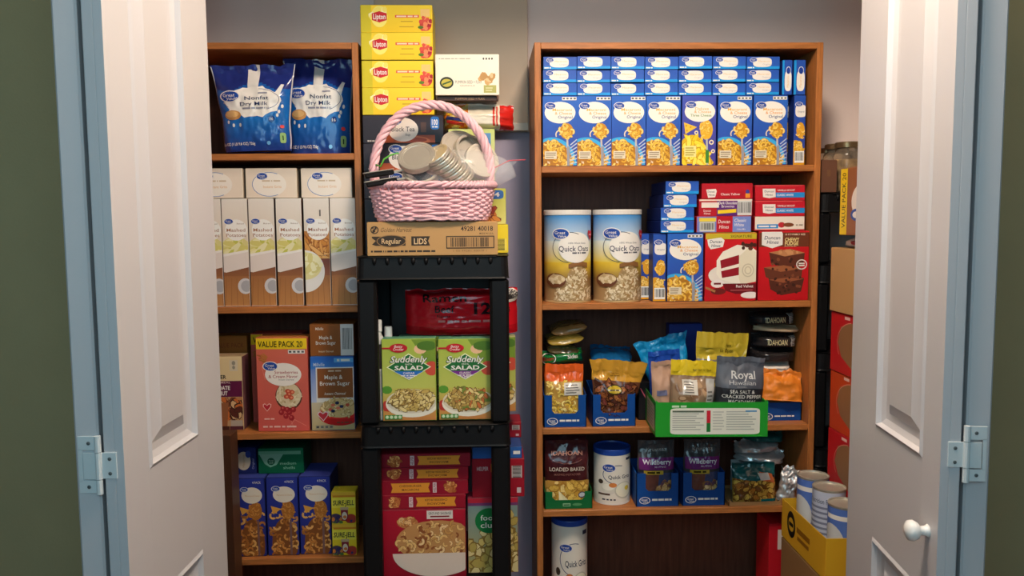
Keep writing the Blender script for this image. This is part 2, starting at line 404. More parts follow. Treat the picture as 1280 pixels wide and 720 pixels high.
# ---------------------------------------------------------------- package builders
WHT = C(238, 232, 224); CRM = C(236, 222, 200); BLU = C(38, 84, 176); NAVY = C(26, 48, 120); CYA = C(40, 160, 222); RED = C(192, 24, 40); YEL = C(245, 208, 36)
BRN = C(120, 72, 40); ORG = C(232, 150, 60); GRY = C(120, 116, 112); BLK = C(22, 20, 22); GRN = C(60, 150, 50); DGR = C(10, 80, 52); PNK = C(214, 96, 84)
PASTA = [C(238, 190, 70), C(246, 204, 100), C(222, 168, 50), C(250, 214, 124)]
_MC = {}
def carton(name, label, cat, art, x0, x1, yt, z, Y, d, g=None, side=BLU, top=None, front=None, rz=0, w=None, h=None, ax=None, rx=0):
    """a folding carton whose front shows between pixel columns x0 and x1 with its top at pixel row yt, standing at height z"""
    ym = yt+20; a = P(x0, ym, Y); b = P(x1, ym, Y)
    w = w or (b.x-a.x)*.985; h = h or P((x0+x1)/2, yt, Y).z - z; cx = (a.x+b.x)/2
    r = thing(name, label, cat, (cx, Y+d/2, z), (rx, 0, rz), g)
    key = (art.__name__ if art else name, round(w, 4), round(h, 4), round(d, 4), ax, side)
    if key not in _MC:
        L = []; m = MB().box(-w/2, w/2, -d/2, d/2, 0, h, b=.0012, cols=(front or side, side, top or side)); L.append(('carton_body', meshdata('carton_body', m.v, m.f, PRINT, fcols=m.c)))
        tf = MB().box(-w/2+.002, w/2-.002, -d/2+.0015, d*.18, h+.0002, h+.0008, b=.0002, col=top or side); L.append(('top_flap', meshdata('top_flap', tf.v, tf.f, PRINT, fcols=tf.c)))
        if art:
            A = Art(w, h, seed=len(_MC)+3); art(A) if ax is None else art(A, ax)
            L += A.meshes(lambda u, v, o: ((u-.5)*w*.985, -d/2-o, (1-v)*h*.985+h*.0075), PRINT)
        _MC[key] = L
    place(_MC[key], r)
    r['_h'] = h; return r
def topof(r): return r.location.z + r['_h'] + .0012
def pouch(name, label, cat, art, w, h, d, loc, rot=(0, 0, 0), col=None, g=None, seal=.06, bot=.85, wr=.003, flare=0, seed=0, m=None, back=None, nu=40, nv=46, sealc=None, rise=.35, clip=None):
    """sealed pouch; base at loc, front toward -y; col(u, v) gives the film colour"""
    m = m or FILM; loc = (loc[0], loc[1], loc[2]+abs(math.sin(rot[1]))*w*.46*(abs(rot[0]) < .5)); r = thing(name, label, cat, loc, rot, g); cf = col if callable(col) else (lambda u, v: col)
    def nz(u, v, s_): return noise.noise(Vector((u*5+seed*3.1, v*5*h/w, s_*7+seed)))+.5*noise.noise(Vector((u*13+seed, v*11, s_*3+seed*2)))
    def pt(u, v, s_, o=0.0):
        e = max(0.0, 1-abs(2*u-1)**3)**.6; t = min(1, max(0, (v-seal)/rise)); t = t*t*(3-2*t); bb = 1-(max(0, (v-.82)/.18)**2)*(1-bot)
        th = d/2*e*t*bb+.0005; edge = .35+.65*(1-t*.6)
        y = s_*th + wr*nz(u, v, s_)*edge*(.25+e) + wr*.8*nz(u*.4, v*.3, 9)*(1-t)
        x = (u-.5)*w*(1+flare*(1-v)**2) + wr*.9*noise.noise(Vector((seed, v*4, (u > .5)*5)))*abs(2*u-1)
        zz = (1-v)*h + wr*1.2*nz(u, .1, 4)*(1-v)**3
        return Vector((x, y+s_*o, zz))
    V = []; F = []; cc = []
    for s_ in (-1, 1):
        b0 = len(V)
        for i in range(nv+1):
            for j in range(nu+1): V.append(pt(j/nu, i/nv, s_))
        for i in range(nv):
            for j in range(nu):
                q = (b0+i*(nu+1)+j, b0+i*(nu+1)+j+1, b0+(i+1)*(nu+1)+j+1, b0+(i+1)*(nu+1)+j); F.append(q if s_ > 0 else q[::-1]); cc.append(cf((j+.5)/nu, (i+.5)/nv) if s_ < 0 or not back else back)
    N = (nu+1)*(nv+1)
    for j in range(nu): F.append((nv*(nu+1)+j, nv*(nu+1)+j+1, N+nv*(nu+1)+j+1, N+nv*(nu+1)+j)); cc.append(cf((j+.5)/nu, .99))
    link('pouch_body', meshdata('pouch_body', V, F, m, fcols=cc, smooth=True), r)
    sc = sealc or cf(.5, .01); S = MB(); vs = []; fs = []
    for j in range(nu+1):
        for vv in (0.0, seal*.8): p = pt(j/nu, vv, -1, .0012); vs.append(p)
    for j in range(nu): fs.append((2*j, 2*j+1, 2*j+3, 2*j+2))
    S.add(vs, fs, sc).build('top_seal', m, r, colored=True, smooth=True)
    if art:
        A = Art(w, h, seed=seed+11); art(A)
        place(A.meshes(lambda u, v, o: pt(u, v, -1, o), m, step=.022, base=.0016, dk=.00006), r)
    r['_h'] = h; return r
def tub(name, label, cat, art, cx, Yc, z, rad, h, g=None, body=WHT, lid=WHT, lidh=.016, rz=0, base=None):
    r = thing(name, label, cat, (cx, Yc, z), (0, 0, rz), g)
    MB().lathe([(rad*.96, 0), (rad, .003), (rad, h-lidh*.6), (rad*.98, h-lidh*.5)], 40, cols=[body]*4).build('tub_body', PRINT, r, smooth=False, colored=True)
    MB().lathe([(rad*1.0, h-lidh), (rad*1.035, h-lidh+.001), (rad*1.035, h-.002), (rad*1.015, h), (rad*.96, h), (rad*.94, h-.004), (0, h-.004)], 40, cols=[lid]*7).build('lid', mat('lid_plastic', rough=.35), r, colored=True)
    MB().lathe([(rad*1.012, 0), (rad*1.02, .002), (rad*1.012, .005), (rad*.99, .006)], 40, cols=[base or body]*4).build('bottom_rim', PRINT, r, colored=True)
    if art:
        W = math.pi*rad; H = h-lidh-.006; A = Art(W, H, seed=5); art(A)
        def mp(u, v, o): t = (u-.5)*math.pi; q = rad+o; return (q*math.sin(t), -q*math.cos(t), .006+(1-v)*H)
        place(A.meshes(mp, PRINT, step=.014, base=.0008, dk=.00003), r)
    r['_h'] = h; return r
def displaytray(name, label, cat, art, x0, x1, z, Y, d, hf, hb, g=None, col=BLU, notch=(.15, .85, .45), rz=0, inside=CARDB):
    """open display carton with a cut-out front: hf = height of the corners, notch = left, right, floor (fraction of hf)"""
    a = P(x0, 520, Y); b = P(x1, 520, Y); w = (b.x-a.x)*.985; cx = (a.x+b.x)/2; t = .002
    r = thing(name, label, cat, (cx, Y+d/2, z), (0, 0, rz), g)
    n0, n1, nf = notch; nf *= hf; c = .008
    X = lambda u: (u-.5)*w
    fp = [(X(0), 0), (X(1), 0), (X(1), hf), (X(n1), hf), (X(n1), nf+c), (X(n1)-c, nf), (X(n0)+c, nf), (X(n0), nf+c), (X(n0), hf), (X(0), hf)]
    MB().prism(fp, -d/2, -d/2+t, col).build('front_panel', PRINT, r, colored=True)
    for s_ in (-1, 1):
        q = MB(); x = s_*w/2; xs = sorted((x, x-s_*t)); q.add([(xx, yy, zz) for xx in xs for (yy, zz) in ((-d/2, 0), (d/2, 0), (d/2, hb), (-d/2, hf))], [(0, 1, 2, 3), (7, 6, 5, 4), (0, 4, 5, 1), (1, 5, 6, 2), (2, 6, 7, 3), (3, 7, 4, 0)], col); q.build('side_panel', PRINT, r, colored=True)
    MB().box(-w/2, w/2, d/2-t, d/2, 0, hb, b=.0003, col=col).build('back_panel', PRINT, r, colored=True)
    MB().box(-w/2+t, w/2-t, -d/2+t, d/2-t, 0, t, b=.0003, col=col).build('bottom_panel', PRINT, r, colored=True)
    if art:
        A = Art(w, hf, seed=9); art(A)
        place(A.meshes(lambda u, v, o: (X(u), -d/2-o, (1-v)*hf), PRINT), r)
    r['_w'] = w; return r
# ---- shared marks
def gv(a, u, v, ru, rim=True):
    a.part('brand_logo'); rv = ru*a.w/a.h*.62
    if rim: a.ell(u, v, ru*1.14, rv*1.18, WHT, 20)
    a.ell(u, v, ru, rv, C(28, 70, 160), 20)
    a.T('Great', u-ru*.1, v-rv*.22, rv*.62, WHT, w=ru*1.35, b=.006); a.T('Value', u+ru*.15, v+rv*.48, rv*.5, WHT, w=ru*1.1, b=.006)
def nutri(a, u0, v0, u1, v1, n=4, c=WHT, k=C(70, 70, 70)):
    a.part('nutrition_strip').rect(u0, v0, u1, v1, c)
    for i in range(n):
        t = u0+(u1-u0)*(i+.2)/n; a.rect(t, v0+(v1-v0)*.25, t+(u1-u0)/n*.6, v1-(v1-v0)*.25, k if i == 0 else tuple(x*2 for x in k))
def bag_lines(a, u0, v0, u1, v1, n, c):
    for i in range(n):
        v = v0+(v1-v0)*(i+.5)/n; a.rect(u0, v-(v1-v0)/n*.22, u0+(u1-u0)*a.R.uniform(.7, 1), v+(v1-v0)/n*.22, c)
# ---- macaroni cartons
def mac(a):
    a.part('background').grad(0, 0, 1, .5, C(44, 102, 194), C(44, 86, 178)); a.grad(0, .5, 1, 1, C(44, 86, 178), C(66, 72, 160))
    a.part('bowl').ell(.26, .99, .72, .40, C(60, 170, 226), 30, 180, 360); a.ell(.24, 1.0, .64, .365, C(176, 116, 30), 30, 180, 360)
    a.part('pasta_picture').fill(lambda u, v: ((u-.24)/.62)**2+((v-1)/.35)**2 < 1, (0, .62, .9, .99), 54, .0085, PASTA, 'c', C(146, 90, 20))
    a.part('spoon').line(.70, .52, .74, 1, .005, C(190, 186, 184)); a.rect(.70, .72, .78, 1, C(150, 150, 160))
    for i in range(7): a.line(.80, .70+i*.045, .99, .62+i*.055, .0028, C(190, 200, 215))
    a.part('pasta_picture').ell(.69, .50, .2, .115, C(206, 140, 30), 14); a.fill(lambda u, v: ((u-.69)/.2)**2+((v-.5)/.12)**2 < 1, (.48, .38, .9, .62), 16, .0075, PASTA, 'c', C(150, 92, 20))
    a.ring(.5, .55, .14, .07, .003, C(232, 214, 180), 150, 250, 8)
    a.part('label_oval').ell(.5, .235, .45, .155, C(248, 240, 228), 30)
    nutri(a, .56, .012, .98, .058)
    gv(a, .22, .14, .145)
    a.part('lettering').T('Macaroni', .56, .195, .038, C(238, 176, 60), w=.56); a.T('& Cheese', .60, .245, .038, C(238, 160, 60), w=.5); a.T('Original', .65, .30, .042, C(70, 84, 130), w=.42)
    a.part('nutrition_panel').rect(.05, .79, .40, .90, C(226, 214, 190)); bag_lines(a, .08, .80, .38, .89, 3, C(150, 130, 100)); a.T('2g', .16, .945, .028, C(240, 230, 210), b=.02)
def mac3(a):
    a.part('background').grad(0, 0, 1, 1, C(64, 82, 178), C(74, 62, 150))
    a.part('pasta_picture').ell(.3, .98, .5, .42, C(226, 180, 20), 24, 180, 360); a.fill(lambda u, v: ((u-.3)/.48)**2+((v-1)/.4)**2 < 1, (0, .58, .8, .99), 34, .0095, [C(250, 222, 60), C(244, 206, 40), C(252, 230, 90)], 'b', C(206, 160, 10), 1.6)
    a.ell(.72, .49, .19, .145, C(232, 178, 40), 14); a.fill(lambda u, v: ((u-.72)/.19)**2+((v-.49)/.14)**2 < 1, (.5, .3, .95, .65), 16, .007, PASTA, 'c', C(190, 130, 20))
    a.poly([(.05, .38), (.44, .45), (.1, .55)], C(240, 190, 60))
    for (u, v) in ((.12, .43), (.25, .45), (.14, .5)): a.ell(u, v, .03, .015, C(206, 150, 30), 8)
    for (u, v, r) in ((.42, .53, .05), (.87, .67, .06), (.92, .80, .05)): a.ring(u, v, r*1.2, r*.6, .003, C(240, 224, 180), n=12)
    a.part('spoon').line(.73, .62, .76, 1, .005, C(180, 186, 180)); a.rect(.70, .78, .80, .97, C(60, 130, 50))
    a.part('label_oval').ell(.52, .225, .45, .15, C(248, 240, 228), 30)
    gv(a, .26, .13, .145)
    a.part('lettering').T('Deluxe', .58, .185, .036, C(238, 176, 60), w=.4); a.T('& Cheese', .60, .23, .036, C(238, 160, 60), w=.5); a.T('Three Cheese', .55, .28, .036, C(96, 140, 40), w=.62)
    a.part('nutrition_panel').rect(.07, .72, .42, .88, C(240, 226, 150)); bag_lines(a, .1, .735, .4, .87, 4, C(180, 160, 60)); a.T('3g', .2, .93, .03, C(250, 240, 210), b=.02)
def macend(a):
    a.part('background').grad(0, 0, 1, .8, C(40, 84, 176), C(44, 92, 186), 3); a.rect(0, .78, 1, 1, C(30, 150, 222))
    a.part('label_oval').ell(.47, .45, .29, .40, C(240, 232, 222), 24, p=3.2)
    gv(a, .2, .26, .1); a.part('lettering').T('Macaroni', .52, .36, .14, C(236, 190, 120), w=.36, b=0); a.T('Original', .6, .62, .13, C(190, 184, 190), w=.24, b=0); a.T('~4-7.25 OZ', .12, .89, .1, WHT, w=.2)
def macendv(a):
    a.part('background').rect(0, 0, 1, 1, C(40, 82, 172)); a.rect(0, 0, .2, 1, C(30, 150, 222))
    a.part('label_oval').ell(.6, .6, .36, .30, C(240, 232, 222), 24, p=3); a.part('brand_logo').ell(.62, .30, .24, .12, WHT, 16); a.ell(.62, .3, .2, .1, C(28, 60, 150), 16)
    a.part('lettering').T('Macaroni', .58, .62, .2, C(236, 190, 120), w=.34, rot=90, b=0)
def macside(a):
    a.part('background').grad(0, 0, 1, 1, C(38, 82, 174), C(48, 64, 150))
    a.part('pasta_picture').ell(.2, 1.0, .9, .36, C(220, 158, 30), 16, 180, 360); a.fill(lambda u, v: v > .68, (0.05, .66, .95, .8), 12, .008, PASTA, 'c', C(150, 92, 20), lim=(0, .6, 1, .8))
    a.ell(.6, .5, .38, .12, C(222, 160, 40), 12); a.fill(lambda u, v: ((u-.6)/.36)**2+((v-.5)/.11)**2 < 1, (.2, .4, 1, .6), 8, .0065, PASTA, 'c', C(150, 92, 20), lim=(0, 0, 1, 1))
    a.part('label_oval').ell(.6, .22, .5, .09, C(240, 232, 224), 20, p=3); gv(a, .42, .125, .30); a.part('lettering').T('Original', .6, .23, .02, C(120, 120, 150), w=.6)
    a.part('barcode').bars(.1, .80, .95, .97, 9)
yT = YS+.012
W_ = (P(985, 160, yT).x-P(679, 160, yT).x)/7
MACW, MACD, MACE = W_*.985, .036, .186
ORD = ['leftmost', 'second', 'third', 'fourth', 'fifth', 'sixth', 'seventh']
xs7 = [679, 721.5, 764.5, 808, 851.5, 897, 941.5]; xe7 = [721, 764, 807.5, 851, 896.5, 941, 985]
mh = P(830, 119.5, yT).z - RZ[0]
for i in range(7):
    f = mac3 if i == 4 else mac
    lb = 'blue three cheese pasta carton with cheese wedge, in the upright row on the top shelf' if i == 4 else 'blue macaroni and cheese carton, %s%s in the upright row on the top shelf' % (ORD[i], '' if i == 0 else ' from left')
    carton('macaroni_box', lb, 'food box', f, xs7[i], xe7[i], 119, RZ[0]+.0005, yT+.001*(i % 2), MACD, 'upright macaroni boxes on the top right shelf', side=NAVY, w=MACW, h=mh)
# second upright row behind carries the flat layers
for i in range(7):
    carton('macaroni_box', 'blue macaroni carton hidden in the second row, behind the %s upright one' % ORD[i], 'food box', None, xs7[i], xe7[i], 119, RZ[0]+.0005, yT+.040, MACD, 'macaroni boxes in the second row on the top shelf', side=NAVY, w=MACW, h=mh)
zl = [RZ[0]+.0005+mh+.0015]; lh = (P(830, 69, yT).z-zl[0])/3
for k in range(3):
    for i in range(7):
        carton('macaroni_box', 'flat blue macaroni carton, %s in the %s layer above the upright row' % (ORD[i]+('' if i == 0 else ' from left'), ('bottom', 'middle', 'top')[k]), 'food box', macend, 678.8+42.3*i+(.3, 0, .5)[k], 720.6+42.3*i+(.3, 0, .5)[k], 69, zl[0]+k*lh, yT+.004+.003*((i+k) % 3), MACE, 'flat macaroni boxes on the top right shelf', side=NAVY, front=BLU, w=MACW*.965, h=lh-.002)
for i, (x0, x1, Y) in enumerate(((985.5, 991.5, yT+.05), (992.5, 1007, yT+.01))):
    carton('macaroni_box', ('narrow blue macaroni carton side squeezed behind the upright row', 'blue macaroni carton turned sideways beside the bookcase side panel')[i], 'food box', macside, x0 if i else 975.5, x1, 119, RZ[0]+.0005, Y, .085, 'sideways macaroni boxes on the top shelf', side=NAVY)
for i, (x0, x1) in enumerate(((977.8, 990.2), (992.2, 1006.8))):
    carton('macaroni_box', ('blue macaroni carton on end, left of two beside the flat layers', 'blue macaroni carton on end, right of two beside the flat layers')[i], 'food box', macendv, x0, x1, 75, RZ[0]+.0005+mh+.002, yT+.010, .08, 'macaroni boxes on end on the top shelf', side=NAVY)
# ---------------------------------------------------------------- left bookcase
def milk(a):
    a.part('background').grad(.02, .3, .98, .62, C(28, 96, 176), C(26, 108, 188)); a.grad(.02, .62, .98, 1, C(26, 108, 188), C(34, 54, 130))
    a.part('white_strip').rect(.44, 0, .58, .34, C(232, 226, 220))
    a.part('milk_splash')
    pts = []; R_ = random.Random(4)
    for i in range(40):
        t = i*math.pi*2/40; q = 1+(.16 if i % 4 == 0 else 0)*R_.random()+.04*R_.random(); pts.append((.50+.37*q*math.cos(t), .44+.165*q*math.sin(t)))
    a.poly(pts, C(246, 240, 232)); a.poly([(.78, .36), (.86, .24), (.9, .25), (.86, .38)], C(240, 236, 230))
    for (u, v) in ((.12, .66), (.2, .7), (.3, .7), (.86, .56), (.9, .5), (.84, .6)): a.ell(u, v, .018, .022, C(236, 232, 226), 8)
    a.ring(.53, .42, .33, .13, .0012, C(60, 80, 130), -80, 60); a.ring(.5, .42, .40, .15, .0012, C(60, 80, 130), 150, 200)
    a.part('biscuit_picture').ell(.2, .585, .125, .055, C(206, 150, 90), 20); a.ell(.19, .575, .10, .035, C(232, 184, 120), 18)
    gv(a, .20, .37, .125)
    a.part('lettering').T('Nonfat', .56, .40, .042, C(40, 50, 90), w=.32); a.T('Dry Milk', .52, .465, .042, C(40, 50, 90), w=.38); a.T('~Fortified with vitamins A & D', .54, .515, .018, C(150, 150, 165), w=.36); a.T('~DAIRY', .64, .345, .016, C(150, 150, 165), w=.12)
    a.T('25.6 OZ (1 LB 9.6 OZ) 726g', .24, .915, .03, WHT, w=.52, b=.02)
    a.part('badge').ell(.70, .915, .03, .022, C(120, 190, 240), 14); a.part('badge').ell(.9, .86, .042, .06, C(150, 190, 120), 16, p=4); a.T('1', .9, .86, .05, C(20, 60, 30), b=.02)
    a.part('badge').ell(.9, .73, .03, .02, C(220, 70, 70), 12); a.part('badge').ell(.76, .64, .05, .035, C(24, 60, 130), 14); a.T('16', .76, .64, .03, WHT)
    a.part('white_edge').rect(0, .02, .012, .98, C(214, 212, 214)); a.part('white_edge').rect(.988, .02, 1, .98, C(214, 212, 214))
def mcol(u, v): return C(36, 50, 124) if v < .26+.05*math.sin(u*9) else (C(30, 92, 170) if v < .8 else C(36, 56, 134))
b1 = P(324, 190, 2.13); b2 = P(400, 190, 2.17)
pouch('milk_bag', 'tilted blue dry milk pouch with a drooping corner, left one on the upper left shelf', 'milk bag', milk, .168, .222, .07, (b1.x, 2.13, LZ[0]+.006), (0, math.radians(-2), math.radians(2)), mcol, 'blue milk pouches', seal=.05, wr=.006, flare=.30, seed=2)
pouch('milk_bag', 'upright blue dry milk pouch beside the right side panel of the narrow bookcase', 'milk bag', milk, .162, .254, .07, (b2.x-.001, 2.19, LZ[0]+.002), (0, 0, 0), mcol, 'blue milk pouches', seal=.05, wr=.005, flare=.16, seed=5)
def potato(a, kind=0):
    a.part('background').grad(0, 0, 1, .5, C(240, 230, 220), C(232, 214, 192)); a.grad(0, .55, 1, .72, C(120, 72, 60), C(150, 96, 60)); a.grad(0, .72, 1, 1, C(164, 108, 66), C(190, 134, 78))
    for i in range(5): a.line(.1+.2*i, .74, .02+.24*i, 1, .0012, C(150, 98, 58))
    a.part('mash_picture')
    if kind == 0:
        a.ell(.5, .46, .62, .11, C(226, 214, 140), 20); a.fill(lambda u, v: ((u-.5)/.55)**2+((v-.46)/.09)**2 < 1, (0, .36, 1, .52), 26, .011, [C(236, 226, 160), C(222, 210, 120), C(240, 232, 184), C(204, 200, 90)], 'b', None, 1.6)
        a.part('dish').poly([(0, .515), (1, .475), (1, .635), (.1, .685), (0, .68)], C(236, 222, 214)); a.poly([(0, .51), (1, .47), (1, .49), (0, .535)], C(248, 240, 234))
        a.part('spoon').ell(.84, .815, .30, .075, C(214, 210, 210), 20); a.ell(.88, .815, .22, .055, C(176, 174, 178), 18)
    else:
        a.rect(0, .30, 1, .5, C(196, 130, 66)); a.fill(lambda u, v: v > .36, (0, .36, 1, .56), 36, .010, [C(222, 160, 84), C(206, 136, 60), C(232, 180, 110)], 'b', C(150, 84, 36), 2.2)
        a.grad(0, .56, 1, .72, C(126, 70, 60), C(150, 92, 66))
        a.part('bowl').ell(.0, .68, .78, .20, C(240, 234, 228), 24, -90, 90); a.ell(0, .63, .66, .13, C(236, 224, 160), 20, -90, 90); a.fill(lambda u, v: (u/.6)**2+((v-.63)/.11)**2 < 1, (0, .5, .6, .76), 14, .012, [C(246, 240, 196), C(226, 214, 140)], 'b', None, 1.4)
    a.part('label_oval').ell(.55, .285, .44, .10, C(250, 246, 240), 26)
    gv(a, .26, .205, .17)
    a.part('lettering').T('Baked', .72, .225, .013, C(150, 120, 96), w=.28, b=0); a.T('Mashed', .54, .285, .030, C(170, 116, 84), w=.74); a.T('Potatoes', .54, .333, .030, C(170, 116, 84), w=.78)
    if kind: a.rect(.62, .1, .68, .16, C(120, 110, 104))
px = [(243.5, 276, 0), (277, 309, 0), (310.3, 342.6, 0), (343.8, 377.5, 0), (378.8, 411.8, 1), (413.5, 443, 0)]
plab = ['leftmost, half behind the door', 'second from left', 'third from left', 'fourth from left', 'with a different bowl picture', 'rightmost, beside the bookcase side panel']
for i, (x0, x1, k) in enumerate(px):
    pr = carton('mashed_potato_box', 'tall white and brown mashed potatoes carton, %s' % plab[i], 'food box', potato, x0, x1, 248.5+.3*(i == 4), LZ[1]+.0005, 2.094+.002*(i % 3), .17, 'mashed potatoes cartons in a row', side=C(96, 52, 34), top=C(214, 200, 182), front=WHT, w=P(309, 300, 2.094).x-P(277, 300, 2.094).x, h=P(330, 248.5, 2.094).z-LZ[1], ax=k)
zg = topof(pr)+.0005
def grits(a):
    a.part('background').grad(0, 0, 1, 1, C(240, 224, 206), C(244, 226, 206)); a.grad(0, 0, 1, .3, C(222, 206, 190), C(240, 224, 206))  # top band darkened: shade under the shelf board put into the print colour
    a.part('label_oval').ell(.46, .54, .34, .42, C(250, 240, 228), 28); a.ring(.46, .54, .34, .42, .0016, C(110, 140, 190), 60, 300); gv(a, .32, .26, .105)
    a.part('lettering').T('~Buttery & Cheese', .5, .42, .05, C(214, 190, 160), w=.36, b=0); a.T('Instant Grits', .52, .62, .085, C(232, 190, 140), w=.36)
for i, (x0, x1) in enumerate(((239, 303.5), (307, 371), (375.5, 440.5))):
    carton('grits_box', 'flat cream instant grits carton on the potato cartons, %s' % ('left one cut by the door', 'middle one', 'right one')[i], 'food box', grits, x0, x1, 210, zg, 2.096+.004*i, .17, 'cream grits cartons lying flat', side=C(190, 172, 150), front=CRM, w=P(371, 230, 2.1).x-P(307, 230, 2.1).x, h=P(340, 210.5, 2.1).z-zg)
# third shelf
def daten(a):
    a.part('background').rect(0, 0, 1, .55, C(226, 200, 150)); a.rect(0, .325, 1, .545, C(96, 22, 62)); a.rect(0, .545, 1, 1, C(186, 148, 104))
    a.part('nut_picture').fill(lambda u, v: True, (.4, .56, 1, .86), 40, .009, [C(120, 60, 34), C(190, 130, 80), C(214, 180, 130), C(90, 40, 30), C(206, 110, 50)], 'b', C(70, 36, 26), 1.3, lim=(0, .55, 1, .87))
    a.poly([(.0, .66), (.62, .62), (.56, .97), (.2, 1), (0, 1)], C(150, 92, 56)); a.rect(0, .95, .62, 1, C(70, 36, 28)); a.rect(.66, .87, .98, .97, C(176, 164, 150)); a.rect(.63, .95, 1, 1, C(86, 40, 50))
    a.part('seal').rect(.68, .04, .90, .19, C(216, 200, 172)); a.ell(.79, .08, .05, .03, C(150, 140, 124), 10); a.ell(.79, .14, .04, .025, C(150, 140, 124), 10)
    a.part('lettering').T('QUAKER', .30, .27, .05, BLK, w=.56, b=.02); a.T('OATMEAL', .44, .345, .025, C(226, 190, 190), w=.5); a.T('DATE', .52, .42, .052, WHT, w=.30, b=.03); a.T('NUT', .48, .495, .052, WHT, w=.24, b=.03)
ob = carton('oatmeal_box', 'beige and purple date oatmeal carton half hidden by the left door', 'food box', daten, 255, 302.8, 446, LZ[2]+.0005, 2.118, .062, 'oatmeal cartons on the left shelf', side=C(116, 72, 76), top=C(190, 160, 120), front=C(226, 200, 150))
def vpk(a): a.part('lettering').T('VALUE PACK', .58, .55, .22, C(150, 84, 40), w=.7, b=.01)
carton('oatmeal_box', 'brown oatmeal carton behind the beige and purple one at the left door', 'food box', lambda a: a.part('lettering').T('VALUE PACK', .56, .10, .05, C(128, 70, 34), w=.74, b=.01), 258, 309.5, 420, LZ[2]+.0005, 2.19, .06, 'oatmeal cartons on the left shelf', side=C(150, 98, 40))
def straw(a):
    a.part('background').grad(0, .12, 1, 1, C(216, 108, 88), C(212, 92, 84)); a.rect(0, 0, 1, .115, YEL)
    for (p0, p1) in (((.55, .75), (.72, 1)), ((.72, .88), (.55, 1)), ((.62, .85), (.95, .95)), ((.1, .3), (.16, .45))): a.line(*p0, *p1, .0012, C(232, 140, 124))
    a.part('bowl').ell(.615, .625, .265, .150, C(96, 60, 40), 30); a.ell(.615, .615, .245, .135, C(226, 204, 164), 30)
    a.fill(lambda u, v: ((u-.615)/.23)**2+((v-.615)/.125)**2 < 1, (.3, .45, .9, .8), 70, .0045, [C(236, 220, 186), C(212, 188, 144), C(226, 206, 170), C(196, 166, 120)], 'b', None, 1.5)
    for (u, v) in ((.62, .60), (.68, .58), (.57, .63), (.66, .64), (.6, .57)): a.ell(u, v, .055, .025, C(206, 80, 56), 10); a.ell(u+.01, v, .025, .012, C(238, 150, 110), 8)
    a.part('strawberries')
    for (u, v) in ((.46, .80), (.55, .84), (.62, .80), (.7, .77), (.66, .86), (.58, .77), (.5, .76)): a.ell(u, v, .055, .032, C(164, 36, 44), 12); a.ell(u-.01, v-.008, .022, .012, C(206, 90, 86), 8)
    a.part('wheat').fill(lambda u, v: True, (.07, .18, .2, .24), 12, .005, [C(196, 120, 60), C(176, 96, 50)], 'b', None, 2)
    a.part('label_oval').ell(.52, .39, .36, .125, C(250, 240, 228), 28); gv(a, .27, .30, .135)
    nutri(a, .63, .125, .96, .165)
    a.part('lettering').T('VALUE PACK 20', .48, .062, .062, C(60, 50, 20), w=.88, b=.012); a.T('Strawberries', .58, .365, .032, C(186, 84, 76), w=.46); a.T('& Cream Flavor', .52, .41, .032, C(186, 84, 76), w=.58); a.T('Instant Oatmeal', .58, .445, .016, GRY, w=.3, b=0); a.T('~NET WT 24.6 OZ (700g)', .42, .955, .018, C(240, 200, 190), w=.66); a.T('~GLUTEN FREE', .22, .87, .014, C(240, 200, 190), w=.2)
    a.part('heart').poly([(.18, .79), (.10, .735), (.10, .71), (.14, .70), (.18, .72), (.22, .70), (.27, .71), (.26, .74)], C(238, 190, 180)); a.poly([(.18, .78), (.115, .735), (.12, .715), (.14, .71), (.18, .73), (.22, .71), (.25, .715), (.245, .735)], C(196, 40, 56))
sb = carton('oatmeal_box', 'red strawberries and cream oatmeal carton with yellow value pack band', 'food box', straw, 319.5, 385.5, 422, LZ[2]+.0005, 2.098, .07, 'red strawberry oatmeal cartons', side=C(176, 66, 58), top=C(196, 120, 60), front=C(214, 100, 86), rz=math.radians(-2))
carton('oatmeal_box', 'second red strawberry oatmeal carton peeping out behind the front one', 'food box', straw, 313, 379, 417, LZ[2]+.0005, 2.20, .07, 'red strawberry oatmeal cartons', side=C(176, 66, 58), front=C(214, 100, 86))
